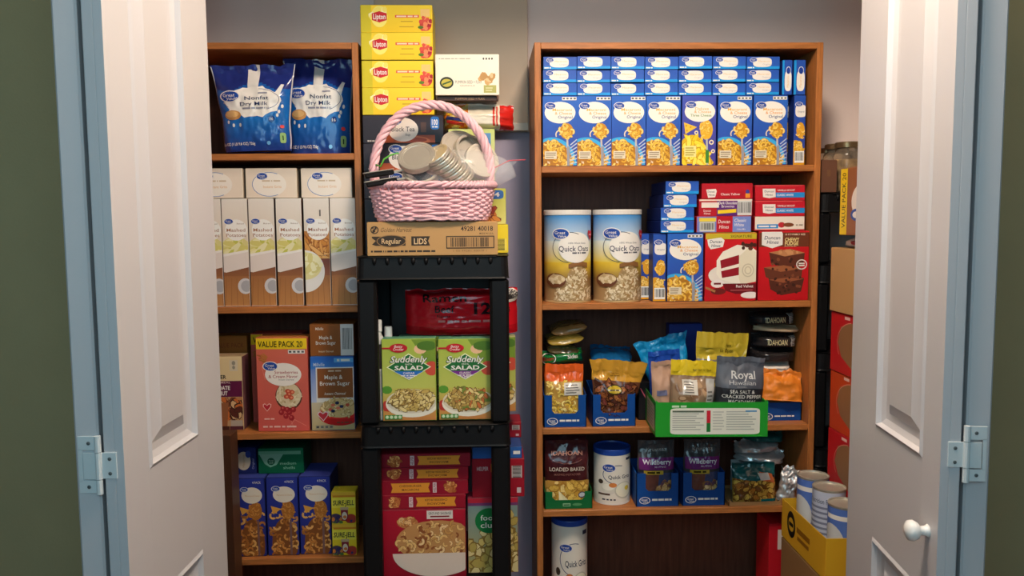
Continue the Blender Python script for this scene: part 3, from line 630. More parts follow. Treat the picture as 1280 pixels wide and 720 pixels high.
def mill(a):
    a.part('background').grad(0, 0, .2, 1, C(40, 100, 190), C(226, 230, 236), 6, 1); a.grad(0, 0, 1, .16, C(40, 96, 186), C(60, 128, 206)); a.rect(.12, .14, 1, .62, C(232, 226, 218)); a.grad(0, .62, 1, 1, C(206, 190, 160), C(190, 170, 120))
    a.part('label_panel').rect(.15, .155, .98, .56, C(142, 82, 38))
    a.part('bowl').ell(.66, .80, .50, .145, C(196, 24, 28), 26, 0, 180); a.ell(.66, .77, .50, .085, C(216, 40, 36), 26); a.ell(.66, .70, .44, .135, C(220, 190, 130), 24)
    a.fill(lambda u, v: ((u-.66)/.44)**2+((v-.70)/.13)**2 < 1, (.2, .57, 1, .82), 60, .0045, [C(238, 216, 164), C(206, 172, 110), C(226, 200, 146)], 'b', C(170, 130, 70), 1.6)
    for (u, v, c) in ((.5, .66, C(230, 120, 90)), (.6, .63, C(30, 40, 80)), (.7, .68, C(36, 46, 90)), (.44, .72, C(220, 100, 80)), (.84, .66, C(206, 90, 60)), (.62, .70, C(232, 130, 100)), (.5, .74, C(30, 40, 80))): a.ell(u, v, .05, .022, c, 10)
    a.part('heart').poly([(.27, .88), (.13, .79), (.14, .755), (.2, .74), (.26, .765), (.33, .74), (.4, .755), (.38, .80)], C(222, 200, 200)); a.poly([(.27, .865), (.155, .79), (.165, .765), (.2, .755), (.26, .78), (.33, .755), (.37, .765), (.36, .80)], C(196, 50, 60))
    nutri(a, .08, .93, .5, .985, 4, C(170, 160, 130)); a.part('banner').rect(.55, .015, 1, .075, C(96, 170, 226)); a.T('~SF PROTEIN', .77, .045, .03, WHT, w=.3)
    a.part('lettering').T('Millville', .2, .1, .045, C(200, 214, 232), w=.26, b=.005); a.T('Maple &', .53, .275, .055, WHT, w=.42); a.T('Brown Sugar', .56, .36, .055, WHT, w=.7); a.T('Instant Oatmeal', .56, .50, .036, C(236, 226, 210), w=.5, sh=.3); a.T('~LOWER SUGAR', .56, .19, .018, C(216, 196, 170), w=.3); a.T('~NET WT 15.1 OZ', .76, .90, .016, C(90, 70, 50), w=.36)
ml = carton('oatmeal_box', 'blue and brown maple oatmeal carton standing with a red bowl picture', 'food box', mill, 387, 442, 445.5, LZ[2]+.0005, 2.100, .07, 'maple oatmeal cartons', side=C(60, 100, 170), top=C(60, 100, 170), front=C(60, 100, 170), rz=math.radians(2))
def mill2(a):
    a.part('background').rect(0, 0, 1, 1, C(146, 84, 34)); a.rect(.70, 0, 1, 1, C(216, 214, 212)); a.part('barcode').bars(.73, .03, .98, .97, 9, C(216, 214, 212), C(110, 110, 112))
    a.part('lettering').T('Millville', .22, .14, .085, WHT, w=.18); a.T('Maple &', .36, .42, .11, WHT, w=.30); a.T('Brown Sugar', .36, .59, .11, WHT, w=.46); a.T('Instant Oatmeal', .36, .86, .06, C(230, 210, 180), w=.34)
carton('oatmeal_box', 'brown maple oatmeal carton lying flat on top of the blue one', 'food box', mill2, 387, 442.5, 405, topof(ml), 2.102, .12, 'maple oatmeal cartons', side=C(120, 66, 26), top=C(150, 90, 40), rz=0, w=P(442.5, 425, 2.102).x-P(387, 425, 2.102).x-.001)
# dark carton on the floor in front of the left bookcase
carton('dark_box', 'dark brown tall carton standing on the floor by the left door edge', 'box', lambda a: a.part('tape').rect(.42, 0, .58, .2, C(90, 62, 40)), 253, 288.5, 545, .0005, 2.0, .06, None, side=C(84, 54, 38), front=C(72, 44, 30))
# fourth shelf
def pack4(a):
    a.part('background').grad(0, 0, 1, 1, C(44, 58, 150), C(40, 48, 130))
    a.part('pasta_picture').ell(.55, .86, .42, .34, C(130, 76, 36), 20); a.fill(lambda u, v: u > .15 and v > .42, (.15, .42, .92, 1), 46, .0095, [C(214, 150, 76), C(196, 126, 60), C(230, 176, 100), C(170, 104, 46)], 'c', C(96, 54, 26))
    a.ell(.68, .42, .22, .12, C(176, 110, 46), 16); a.fill(lambda u, v: ((u-.68)/.2)**2+((v-.42)/.1)**2 < 1, (.4, .3, .9, .54), 14, .008, [C(206, 140, 66), C(190, 120, 50)], 'c', C(120, 70, 26))
    a.poly([(.12, .36), (.46, .40), (.2, .47)], C(222, 160, 70)); a.part('spoon').rect(.72, .54, .79, 1, C(120, 90, 90))
    a.part('label_oval').ell(.56, .215, .36, .105, C(236, 224, 206), 24); gv(a, .3, .14, .13); a.part('lettering').T('4 PACK', .74, .05, .03, WHT, w=.3); a.T('Macaroni & Cheese', .58, .22, .022, C(214, 170, 110), w=.5, b=0)
for i, (x0, x1) in enumerate(((294, 331), (332.5, 372.5), (374, 412.5))):
    pk = carton('pasta_box', 'dark blue four pack pasta carton in the lowest left row, %s' % ('left one', 'middle one', 'right one')[i], 'food box', pack4, x0, x1, 597.5-i*.6, LZ[3]+.0005, 2.098+.003*i, .12, 'dark blue pasta cartons on the lowest left shelf', side=C(30, 40, 104), top=C(60, 70, 150), w=P(372, 620, 2.1).x-P(332.5, 620, 2.1).x-.001 if i else None, h=P(350, 597, 2.1).z-LZ[3])
zk = topof(pk)+.0005
def ovalbox(a):
    a.part('label_oval').ell(.42, .5, .33, .36, C(206, 190, 168), 24); a.part('brand_logo').ell(.64, .24, .13, .14, C(40, 60, 140), 14); a.part('lettering').T('Original', .86, .62, .1, C(150, 150, 190), w=.4, rot=90); a.T('Macaroni', .42, .5, .12, C(176, 140, 100), w=.5, rot=90, b=0)
carton('pasta_box', 'navy carton with a white oval lying on the left pasta carton', 'food box', ovalbox, 293, 320.5, 560, zk, 2.13, .10, None, side=C(28, 38, 96))
def shells(a):
    a.part('background').grad(0, 0, 1, 1, C(14, 110, 74), C(10, 92, 62)); a.rect(0, .10, .95, .24, C(110, 170, 140)); a.poly([(.02, .22), (.56, .22), (.40, .66), (.26, .76), (.14, .62)], C(130, 180, 158)); a.part('brand_logo').ell(.28, .52, .085, .15, C(20, 90, 64), 18); a.T('food', .28, .48, .06, C(160, 200, 180), w=.1); a.T('club', .28, .57, .06, C(160, 200, 180), w=.1)
    a.part('lettering').T('medium', .66, .60, .11, C(150, 200, 176), w=.36, b=0); a.T('shells', .68, .78, .11, C(150, 200, 176), w=.26, b=0)
carton('pasta_box', 'green medium shells carton lying on the pasta cartons', 'food box', shells, 322.5, 380, 560.5, zk, 2.13, .10, None, side=C(10, 80, 54), front=C(12, 100, 68))
def jell(a):
    a.part('background').grad(0, .1, 1, 1, C(250, 226, 60), C(238, 200, 30)); a.rect(0, 0, 1, .12, C(244, 190, 60)); a.rect(.05, .10, 1, .16, C(226, 140, 40)); a.rect(0, .18, 1, .5, C(252, 232, 80))
    a.part('jam_picture').ell(.16, .84, .26, .16, C(80, 60, 90), 14); a.ell(.8, .86, .25, .16, C(176, 60, 50), 14); a.rect(.38, .52, .68, .92, C(150, 40, 56)); a.ell(.53, .76, .11, .13, C(236, 220, 200), 14); a.rect(.36, .48, .70, .57, C(214, 180, 140)); a.fill(lambda u, v: True, (0, .78, 1, .98), 10, .005, [C(190, 40, 40), C(60, 50, 100), C(90, 120, 60), C(222, 130, 60)], 'b')
    a.part('lettering').T('SURE-JELL', .5, .34, .15, C(36, 36, 40), w=.88, b=.02, sh=.1)
zj = LZ[3]+.0005; nj = 2; hj = (P(430, 613.5, 2.095).z-zj)/nj-.0016
for i in range(nj):
    jb = carton('pectin_box', ('yellow pectin carton at the bottom of the stack beside the black shelf', 'yellow pectin carton on top of the stack beside the black shelf')[i], 'food box', jell, 412.8, 446, 613, zj, 2.092, .05, 'yellow pectin cartons', side=C(226, 190, 40), top=C(250, 220, 60), h=hj, w=P(446, 640, 2.092).x-P(412.8, 640, 2.092).x-.006); zj = topof(jb)
# ---------------------------------------------------------------- black plastic shelf unit between the bookcases
UY0, UY1 = 1.935, 2.300
UX0, UX1 = LX1+.003, P(637, 400, UY0).x
UZ1 = P(540, 320, UY0).z; UZ2 = P(540, 531, UY0).z; UZ3 = UZ2-(UZ1-UZ2); UZ4 = .06
def black_unit(label, X0, X1, Y0, Y1, decks, rim, post, group):
    cx, cy = (X0+X1)/2, (Y0+Y1)/2; r = thing('plastic_shelf_unit', label, 'shelf unit', (cx, cy, 0), g=group)
    w, d = X1-X0, Y1-Y0
    for z in decks:
        m = MB(); c = .018      # deck with a hanging rim whose corners are rounded
        out = []
        for (sx, sy, a0) in ((1, -1, -90), (1, 1, 0), (-1, 1, 90), (-1, -1, 180)):
            for k in range(5): t = math.radians(a0+k*22.5); out.append((sx*(w/2-c)+c*math.cos(t), sy*(d/2-c)+c*math.sin(t)))
        n = len(out); v = []; rings = [(z-.001, 0), (z-.004, .0035), (z-rim+.004, .0005), (z-rim, -.002), (z-rim, .006), (z-.012, .006)]
        for zz, ins in rings:
            for (x, y) in out: l = math.hypot(x, y); v.append((x*(1-ins/l), y*(1-ins/l), zz))
        f = [(i*n+j, i*n+(j+1) % n, (i+1)*n+(j+1) % n, (i+1)*n+j) for i in range(len(rings)-1) for j in range(n)]
        f += [tuple(range(n)), tuple(reversed([(len(rings)-1)*n+j for j in range(n)]))]
        dk = m.add(v, f).build('deck', BLACKP, r)
        MB().box(-w/2+.03, w/2-.03, -d/2-.0015, -d/2+.004, z-.0045, z-.0008, b=.0008).build('deck_lip', BLACKP, dk)
        for k in range(10):     # scallops under the lip
            x = -w/2+.045+(w-.09)*k/9
            MB().lathe([(.0055, 0), (.005, .010), (.002, .016), (0, .017)], 10, M=Matrix.Translation((x, -d/2+.0015, z-.005)) @ Matrix.Rotation(math.pi, 4, 'X')).build('rib', BLACKP, dk, smooth=True)
    zs = sorted(decks)
    for sx in (-1, 1):
        for sy in (-1, 1):
            px = sx*(w/2-post/2-.001); py = sy*(d/2-.021); m = MB(); lo = 0
            for z in zs:
                hi = z-rim
                if hi > lo+.01: m.box(px-post/2, px+post/2, py-.018, py+.018, lo, hi-.0003, b=.007)
                lo = z
            m.build('post', BLACKP, r)
    return r
black_unit('black plastic shelving unit standing between the two bookcases', UX0, UX1, UY0, UY1, [UZ1, UZ2, UZ3, UZ4], .056, .047, 'black plastic shelving units')
# carton of jar lids on the unit
def lidcarton(a):
    k = C(58, 44, 30)
    a.part('lettering').T('49281 40018', .845, .20, .14, k, w=.25, b=.012); a.T('MADE IN U.S.A.', .92, .35, .05, k, w=.11); a.T('Golden Harvest', .22, .22, .13, C(96, 72, 44), w=.24, b=0, sh=.35); a.T('~12 Packages - 1 Dozen Each - For All Regular Mouth Canning Jars', .27, .87, .055, k, w=.5, b=0)
    a.part('brand_logo').ell(.052, .22, .032, .12, k, 18); a.ell(.052, .22, .024, .09, C(186, 142, 88), 18); a.fill(lambda u, v: True, (.035, .15, .07, .3), 8, .003, [k], 'b')
    a.part('banner').poly([(.03, .46), (.06, .55), (.03, .66), (.06, .70), (.29, .70), (.29, .42), (.03, .42)], k); a.ell(.18, .56, .115, .19, C(150, 112, 66), 24); a.ell(.18, .56, .108, .165, k, 24); a.T('Regular', .18, .56, .15, C(226, 190, 140), w=.15, b=.01)
    a.poly([(.335, .42), (.335, .70), (.48, .70), (.465, .56), (.48, .42)], k); a.T('LIDS', .405, .57, .17, C(226, 190, 140), w=.1, b=.02)
    a.part('barcode').rect(.605, .42, .98, .80, k); a.rect(.612, .45, .973, .77, C(186, 142, 88))
    for i in range(26):
        t = .64+.30*i/26; a.rect(t, .47, t+a.R.choice((.003, .006, .008)), .75, k)
    a.T('1 00 49281 40018 1', .79, .87, .05, C(140, 104, 64), w=.26, b=0)
lc = carton('lid_carton', 'brown cardboard carton of canning lids under the pink basket', 'carton', lidcarton, 457.5, 623.5, 277.5, UZ1+.0005, 1.948, .112, None, side=C(178, 134, 82), front=C(192, 148, 92), top=C(196, 154, 100))
ZC = topof(lc)+.001
# ---- pink wicker basket
bx = (P(457, 235, 1.93).x+P(620, 235, 1.93).x)/2; bw = (P(620, 235, 1.94).x-P(457, 235, 1.94).x)/2-.006
BY = 1.990; BD = .062; BH = P(540, 229, 1.935).z-ZC
bas = thing('wicker_basket', 'pink wicker basket with a twisted arched handle on the lid carton', 'basket', (bx, BY, ZC))
def bring(t, z, k=1.0, p=3.2):   # superellipse outline, t in 0..1, flaring with height
    q = z/BH; a = 2*math.pi*t; c, s_ = math.cos(a), math.sin(a); fx = (.88+.12*q)*bw*k; fy = (.86+.14*q)*BD*k
    return Vector((math.copysign(abs(c)**(2/p), c)*fx, math.copysign(abs(s_)**(2/p), s_)*fy, z))
NS = 38
for i in range(NS):
    MB().tube([bring(i/NS, BH*k/6) for k in range(7)], .0026, 6).build('stake', PINK, bas, smooth=True)
rows = 11
for rI in range(rows):
    z = .012+(BH-.030)*rI/(rows-1); pts = []
    for k in range(NS*4):
        t = k/(NS*4); p = bring(t, z); o = bring(t, z, 1.02)-p; o.normalize() if o.length else None
        pts.append(p+o*.0042*math.cos(math.pi*(t*NS+rI)) + Vector((0, 0, .0012*math.sin(t*40+rI))))
    MB().tube(pts, .0040, 6, closed=True).build('weave_strand', PINK, bas, smooth=True)
for ph in range(3):             # braided rim
    pts = []
    for k in range(160):
        t = k/160; p = bring(t, BH-.003); n = bring(t, BH-.003, 1.05)-p; n.z = 0; n.normalize(); a = t*2*math.pi*26+ph*2.094
        pts.append(p+n*(.002+.0052*math.cos(a))+Vector((0, 0, .0052*math.sin(a))))
    MB().tube(pts, .0043, 6, closed=True).build('rim_strand', PINK, bas, smooth=True)
for ph in range(2):
    pts = [bring(k/120, .006)*1+Vector((0, 0, .003*math.sin(k/120*6.2832*22+ph*3.14))) for k in range(120)]
    MB().tube(pts, .0036, 6, closed=True).build('base_strand', PINK, bas, smooth=True)
m = MB(); m.add([bring(i/NS, .004, .97) for i in range(NS)], [tuple(range(NS))]).build('basket_floor', PINK, bas)
HT = P(540, 131, BY).z-ZC
def harc(t):                     # handle centre line from the left rim over to the right rim: straight feet, elliptical arch
    z0 = BH-.055; z1 = P(540, 216, BY).z-ZC; W = bw-.007
    if t < .1 or t > .9:
        q = (t if t < .5 else 1-t)/.1; return Vector(((-1 if t < .5 else 1)*W*(.93+.07*q), 0, z0+(z1-z0)*q))
    a = math.pi*(1-(t-.1)/.8); return Vector((math.cos(a)*W, 0, z1+(HT-z1)*math.sin(a)))
for ph in range(4):
    pts = []
    for k in range(90):
        t = k/89; p = harc(t); tg = (harc(min(1, t+.01))-harc(max(0, t-.01))).normalized(); n1 = Vector((0, 1, 0)); n2 = tg.cross(n1); a = t*2*math.pi*6.5+ph*math.pi/2
        pts.append(p+(n1*math.cos(a)+n2*math.sin(a))*.0066)
    MB().tube(pts, .0056, 8).build('handle_strand', PINK, bas, smooth=True)
# ---- jar lids and rings inside a clear bag in the basket
def jarlid(label, loc, rot, rad=.043, h=.016, ring=False):
    o = thing('canning_ring' if ring else 'canning_disc', label, 'jar lid', loc, rot, 'metal jar lids in the basket')
    pr = [(rad*.995, 0), (rad*1.02, .002), (rad, .004), (rad*1.0, h-.002), (rad*.97, h), (rad*.84, h), (rad*.83, h-.0015)]
    b = MB().lathe(pr, 36); b.f = b.f[:-2]; b.c = b.c[:-2]; b.build('screw_band', TIN, o)
    if not ring: MB().lathe([(rad*.86, h-.003), (rad*.84, h-.0012), (rad*.74, h-.0012), (rad*.72, h-.002), (0, h-.002)], 36).build('lid_disc', TIN, o)
    return o
gx = lambda x, y, Y=1.985: P(x, y, Y)
rd = math.radians
spots = [((522, 200), (50, -12, 0), .046, 0, 'large flat jar lid leaning at the left inside the clear bag', 1.968), ((527, 216), (52, -10, 5), .046, 1, 'jar ring directly under the large leaning lid', 1.975),
         ((574, 186), (50, 20, 0), .048, 0, 'wide jar lid at the top of the lids in the clear bag', 2.012), ((588, 192), (54, 36, 8), .047, 1, 'jar ring at the upper right of the lids in the clear bag', 2.006), ((600, 203), (58, 52, 0), .045, 0, 'steeply tilted jar lid at the right end of the basket', 1.998),
         ((548, 204), (50, 6, 0), .044, 0, 'jar lid behind the nested stack of rings', 2.020)]
for k in range(7): spots.append(((577-5.2*k, 224-4.6*k), (30, -34, 0), .037, int(k < 6), '%s jar ring of the leaning nested stack in front' % ('lowest', 'second', 'third', 'fourth', 'fifth', 'sixth', 'topmost')[k], 1.972-.0018*k))
for i, (pp, rt, rad, rg, lb, yq) in enumerate(spots):
    q = gx(pp[0], pp[1], yq); jarlid(lb, (q.x, q.y, max(q.z, ZC+.03)), (rd(rt[0]), rd(rt[1]), rd(rt[2])), rad, h=.0105 if i > 5 else .016, ring=bool(rg))
# clear bag around them
cb = thing('plastic_bag', 'clear plastic bag of jar lids with its corner sticking out right', 'plastic bag', (gx(563, 235).x, BY, ZC+.055))
v = []; f = []; NU, NV = 40, 18
for i in range(NV+1):
    ph = math.pi*i/NV
    for j in range(NU):
        th = 2*math.pi*j/NU; q = 1+.10*noise.noise(Vector((math.cos(th)*2.2, math.sin(th)*2.2, ph*2))); x = .112*math.sin(ph)**.6*math.cos(th)*q; y = .048*math.sin(ph)**.6*math.sin(th); z = (.052-.066*math.cos(ph))*1.0*(1+.08*noise.noise(Vector((th*1.5, ph*3, 3))))
        k = max(0, math.cos(th))**8*math.sin(ph)**2*(z > .03); x += k*.05; z += k*.012; v.append((x, y*(1-.7*k), z))
for i in range(NV):
    for j in range(NU): f.append((i*NU+j, i*NU+(j+1) % NU, (i+1)*NU+(j+1) % NU, (i+1)*NU+j))
MB().add(v, f).build('bag_film', CLEAR, cb, smooth=True)
tp = [(.10, -.002, .07), (.145, 0, .092), (.172, .002, .096), (.140, .001, .066), (.105, 0, .045)]
MB().add(tp, [(0, 1, 2), (0, 2, 3), (0, 3, 4)]).build('bag_corner', CLEAR, cb)
MB().tube([tp[0], tp[1], (.186, .002, .094)], .0014, 6).build('zip_strip', mat('red_zip', C(206, 90, 100), rough=.4), cb)
# two black handled tongs resting on the rim at the left, a green tie
for i, (a, b) in enumerate((((455.5, 219), (492, 213.5)), ((457, 230), (496, 223.5)))):
    p0 = P(a[0], a[1], 1.915+.003*i); p1 = P(b[0], b[1], 1.94+.003*i); o = thing('knife_handle', ('black handle with steel edge, upper of two on the basket rim', 'black handle with steel edge, lower of two on the basket rim')[i], 'utensil', p0, g='black utensil handles on the basket')
    dv = p1-p0; L = dv.length; rot = Matrix.Rotation(math.atan2(dv.y, dv.x), 3, 'Z') @ Matrix.Rotation(-math.asin(dv.z/L), 3, 'Y'); o.rotation_euler = rot.to_euler()
    MB().box(0, L, -.006, .006, -.009, .003, b=.003).build('grip', BLACKP, o); MB().box(-.002, L, -.005, .007, .0032, .0056, b=.0008).build('steel_edge', TIN, o)
    MB().box(L, L+.03, -.0015, .0015, -.004, .001, b=.0004).build('steel_shank', TIN, o)
gp = [P(470, 206, 1.98), P(476, 208, 1.97), P(480, 199, 1.975), P(488, 194, 1.98), P(496, 191.5, 1.985), P(503, 193, 1.99)]
gt = link('garden_tie', meshdata('garden_tie', *(lambda q: (q.v, q.f))(MB().tube(gp, .0022, 8)), mat('green_wire', C(90, 176, 60), rough=.4), smooth=True)); setp(gt, 'green coated wire curling beside the basket handle', 'wire')
# ---- stacks behind the basket
YK = 2.068
def tea(a):
    a.part('background').grad(0, 0, 1, 1, C(52, 44, 52), C(40, 34, 42)); a.grad(.2, .72, .9, 1, C(150, 66, 36), C(190, 92, 50)); a.part('tea_picture').ell(.62, .95, .22, .2, C(206, 110, 66), 18); a.ell(.62, .9, .18, .1, C(150, 60, 30), 16); a.rect(.72, .25, .79, .62, C(86, 60, 52))
    a.part('label_oval').ell(.50, .52, .19, .44, C(236, 226, 216), 26); gv(a, .40, .2, .08); a.part('badge').ell(.90, .28, .055, .24, C(40, 110, 190), 16, p=4); a.T('100', .90, .25, .2, WHT, w=.075, b=.02); a.T('~TEA BAGS', .9, .42, .05, WHT, w=.07)
    a.part('lettering').T('Black Tea', .50, .50, .17, C(40, 36, 44), w=.29); a.T('Bags', .56, .70, .08, C(120, 110, 110), w=.06); a.T('~NET WT 8 OZ (227g)', .12, .93, .06, C(200, 190, 180), w=.14)
def lipton(a):
    a.part('background').grad(0, 0, 1, 1, C(250, 216, 50), C(244, 202, 30)); a.rect(0, 0, .145, 1, C(214, 196, 40)); a.part('sun').ell(.26, .42, .115, .40, C(252, 236, 120), 22); a.fill(lambda u, v: ((u-.26)/.12)**2+((v-.42)/.38)**2 < 1, (.14, .05, .38, .8), 10, .007, [C(254, 244, 190), C(250, 230, 110)], 'b')
    a.part('brand_logo').poly([(.155, .30), (.26, .22), (.365, .30), (.365, .55), (.26, .64), (.155, .55)], C(206, 30, 40)); a.T('Lipton', .26, .42, .19, WHT, w=.175, b=.02)
    a.part('banner').rect(.48, .36, .82, .46, C(226, 96, 70)); a.T('~HIBISCUS ICED TEA', .65, .41, .05, C(250, 220, 190), w=.3); bag_lines(a, .56, .56, .78, .64, 1, C(206, 160, 30)); bag_lines(a, .54, .76, .82, .84, 1, C(206, 160, 30))
    a.part('tea_picture').rect(.84, .14, .97, .42, C(246, 200, 120)); a.ell(.91, .72, .085, .24, C(206, 60, 50), 16); a.fill(lambda u, v: ((u-.91)/.09)**2+((v-.7)/.26)**2 < 1, (.8, .4, 1, .98), 14, .006, [C(222, 80, 60), C(170, 30, 40), C(236, 140, 90)], 'b'); a.ell(.84, .82, .04, .06, C(90, 120, 30), 10)
zz = UZ1+.0005; hb = (P(505, 142.5, YK).z-zz)/5-.0016
for i in range(5):
    tb_ = carton('tea_box', 'dark black tea carton in the stack behind the basket, %s from the top' % ('fifth', 'fourth', 'third', 'second', 'first')[i], 'food box', tea, 453, 555, 150, zz, YK, .12, 'dark black tea cartons', side=C(36, 30, 38), front=C(44, 38, 46), h=hb, w=(P(554, 160, YK).x-P(453, 160, YK).x)); zz = topof(tb_)
hl = P(500, 108, YK).z-P(500, 142.5, YK).z-.0016
for i in range(4):
    lb_ = carton('tea_box', 'yellow and red tea carton, %s of the yellow stack' % ('lowest', 'second from bottom', 'third from bottom', 'topmost')[i], 'food box', lipton, 452.5, 543, 120, zz, YK+.004*(i % 2), .12, 'yellow tea cartons stacked behind the basket', side=C(214, 190, 40), front=YEL, h=hl, w=P(542.5, 120, YK).x-P(453, 120, YK).x); zz = topof(lb_)
def leafbox(a):
    a.part('background').grad(0, 0, 1, 1, C(206, 206, 80), C(226, 216, 120)); a.part('badge').ell(.80, .16, .17, .13, C(60, 110, 180), 16, p=4); a.T('24', .8, .16, .12, WHT, w=.2, b=.02)
    a.part('food_picture').ell(.35, .75, .5, .32, C(206, 120, 40), 18); a.fill(lambda u, v: v > .4, (0, .42, .9, 1), 30, .009, [C(222, 140, 50), C(180, 70, 30), C(240, 190, 100), C(150, 50, 30)], 'b', C(120, 50, 20), 1.5); a.part('lettering').T('~SNACK', .35, .22, .1, C(90, 110, 30), w=.5)
def yelbox(a): a.part('background').rect(0, 0, 1, 1, C(240, 214, 40)); a.part('barcode').bars(.62, .5, .98, .92, 14, C(244, 224, 90), C(60, 50, 20), horiz=True)
zz = UZ1+.0005
y1 = carton('snack_box', 'plain yellow carton at the bottom right behind the lid carton', 'food box', yelbox, 560, 636, 281, zz, YK, .11, None, side=C(226, 200, 40)); zz = topof(y1)
y2 = carton('snack_box', 'yellow green carton with a blue badge right of the basket', 'food box', leafbox, 558, 633, 236, zz, YK+.002, .11, None, side=C(196, 190, 90)); zz = topof(y2)
y3 = carton('snack_box', 'pale green and yellow carton behind the basket handle under the red bag', 'food box', lambda a: (a.part('background').grad(0, 0, 1, 1, C(196, 206, 120), C(220, 220, 170)), a.part('badge').rect(.72, .06, .92, .3, C(90, 140, 190))), 560, 619, 161.5, zz, YK+.003, .11, None, side=C(190, 196, 120)); zz = topof(y3)
# red and white bag lying across
def rbag(u, v): return C(196, 36, 30) if u > .80 else (C(222, 212, 190) if u > .34 else (C(214, 120, 40) if (u*9+v*4) % 2 < 1 else C(226, 200, 120)))
p0 = P(597, 161, YK+.05)
pouch('flatbread_bag', 'red and white plastic bag lying under the white granola carton', 'food bag', lambda a: a.part('lettering').rect(.70, .1, .73, .9, C(206, 60, 50)).rect(.75, .1, .77, .9, C(206, 60, 50)).rect(.06, .25, .2, .5, C(240, 200, 40)).line(.05, .6, .34, .75, .008, C(40, 50, 110)).line(.05, .75, .3, .9, .008, C(196, 50, 40)), .182, .066, .09, (p0.x+.002, YK+.055, zz+.001), (0, rd(1.5), 0), rbag, None, seal=.03, rise=.5, bot=.4, wr=.005, seed=8)
zz += .070
def brn(a): a.part('lettering').T('PUMPKIN SEED + FLAX', .55, .5, .4, C(190, 150, 110), w=.5)
bq = carton('granola_box', 'thin dark brown carton under the white granola carton', 'food box', brn, 546, 622, 123, zz, YK+.006, .11, None, side=C(66, 42, 30), h=P(585, 122.5, YK).z-zz if P(585, 122.5, YK).z-zz > .012 else .012)
zz = topof(bq)
def gran(a):
    a.part('background').grad(0, 0, 1, 1, C(244, 236, 218), C(246, 236, 214)); a.part('brand_logo').ell(.17, .70, .11, .15, C(40, 50, 30), 22); a.ell(.17, .70, .085, .10, C(196, 180, 70), 20); a.line(.1, .74, .24, .66, .004, C(60, 90, 40))
    a.part('lettering').T('PUMPKIN SEED + FLAX', .52, .68, .075, C(110, 100, 84), w=.42, b=0); a.T('GRANOLA', .5, .77, .04, C(160, 148, 126), w=.24, b=0); a.T('~We make organic food for a healthy planet', .3, .1, .025, C(190, 180, 160), w=.5, b=0)
    a.part('icons')
    for i in range(4): a.ell(.76+.045*i, .10, .014, .028, C(60, 54, 48), 8)
    a.part('seed_picture').fill(lambda u, v: ((u-.82)/.1)**2+((v-.6)/.13)**2 < 1, (.72, .45, .95, .75), 12, .008, [C(206, 160, 100), C(186, 140, 80), C(226, 190, 140)], 'b', None, 1.3); a.part('badge').rect(.76, .76, .96, .95, C(176, 172, 96)); bag_lines(a, .79, .80, .93, .92, 2, C(216, 210, 160))
carton('granola_box', 'white pumpkin seed granola carton on the stack right of the yellow tea', 'food box', gran, 543.5, 624.5, 68, zz, YK-.004, .12, None, side=C(226, 214, 192), front=C(244, 236, 218), top=C(232, 222, 204))
# ---------------------------------------------------------------- inside the black unit
def salad(a, kind=0):
    a.part('background').grad(0, 0, 1, .6, C(166, 186, 70), C(190, 196, 96)); a.grad(0, .6, 1, 1, C(196, 190, 90), C(206, 130, 70)); a.poly([(.55, 0), (1, 0), (1, .42), (.8, .25)], C(120, 150, 50)); a.ell(.93, .36, .14, .09, C(206, 80, 60), 14); a.ell(.72, .12, .12, .06, C(236, 190, 150), 12); a.ell(.85, .08, .2, .06, C(80, 120, 40), 12)
    a.part('tomato_picture').ell(.1, .82, .16, .07, C(190, 60, 50), 12); a.ell(.08, .62, .1, .05, C(90, 150, 50), 10)
    a.part('bowl').ell(.55, .80, .50, .165, C(240, 232, 214), 28); a.ell(.55, .765, .485, .15, C(222, 210, 186), 28); a.ell(.55, .755, .43, .135, C(170, 140, 76), 26)
    pc = [C(222, 196, 120), C(206, 174, 96), C(234, 212, 146), C(186, 150, 80)]+([C(120, 140, 60), C(206, 110, 60)] if kind else [])
    a.part('pasta_picture').fill(lambda u, v: ((u-.55)/.40)**2+((v-.745)/.135)**2 < 1, (.08, .57, 1, .9), 130, .0058, pc, 'b', C(120, 90, 40), 1.5)
    a.part('label_diamond').poly([(.5, .17), (.92, .34), (.5, .50), (.08, .34)], C(236, 240, 200)); a.poly([(.5, .185), (.89, .34), (.5, .485), (.11, .34)], C(34, 110, 52)); a.poly([(.22, .39), (.78, .39), (.5, .485)], C(40, 110, 190) if not kind else C(120, 50, 140))
    a.part('brand_logo').ell(.31, .105, .17, .055, C(190, 28, 40), 22); a.rect(0, .095, .18, .115, C(190, 28, 40)); a.T('Betty', .31, .085, .03, WHT, w=.16, sh=.2); a.T('Crocker', .31, .12, .03, WHT, w=.2, sh=.2)
    a.part('lettering').T('Suddenly', .5, .245, .075, C(20, 80, 40), w=.73, b=.05, sh=.25); a.T('Suddenly', .5, .243, .075, WHT, w=.7, b=.015, sh=.25); a.T('PASTA', .5, .305, .018, WHT, w=.13); a.T('SALAD', .5, .35, .05, WHT, w=.54, b=.03); a.T('CLASSIC' if kind else 'CAESAR', .5, .415, .024, WHT, w=.22, b=.015); a.T('~Easy to prepare', .5, .445, .013, WHT, w=.3); a.T('~1 pouch', .5, .465, .012, WHT, w=.14)
    nutri(a, .03, .93, .36, .985, 4, C(70, 140, 60), C(40, 50, 40)); a.part('nutrition_strip')
    for i in range(4): a.ell(.075+.08*i, .957, .03, .02, C(210, 226, 190), 10)
YP = UY0+.045
s1 = carton('pasta_salad_box', 'green pasta salad carton with blue caesar triangle in the black unit', 'food box', salad, 476.5, 545, 423.5, UZ2+.001, YP-.006, .045, 'green pasta salad cartons', side=C(150, 176, 70), top=C(90, 150, 120), ax=0)
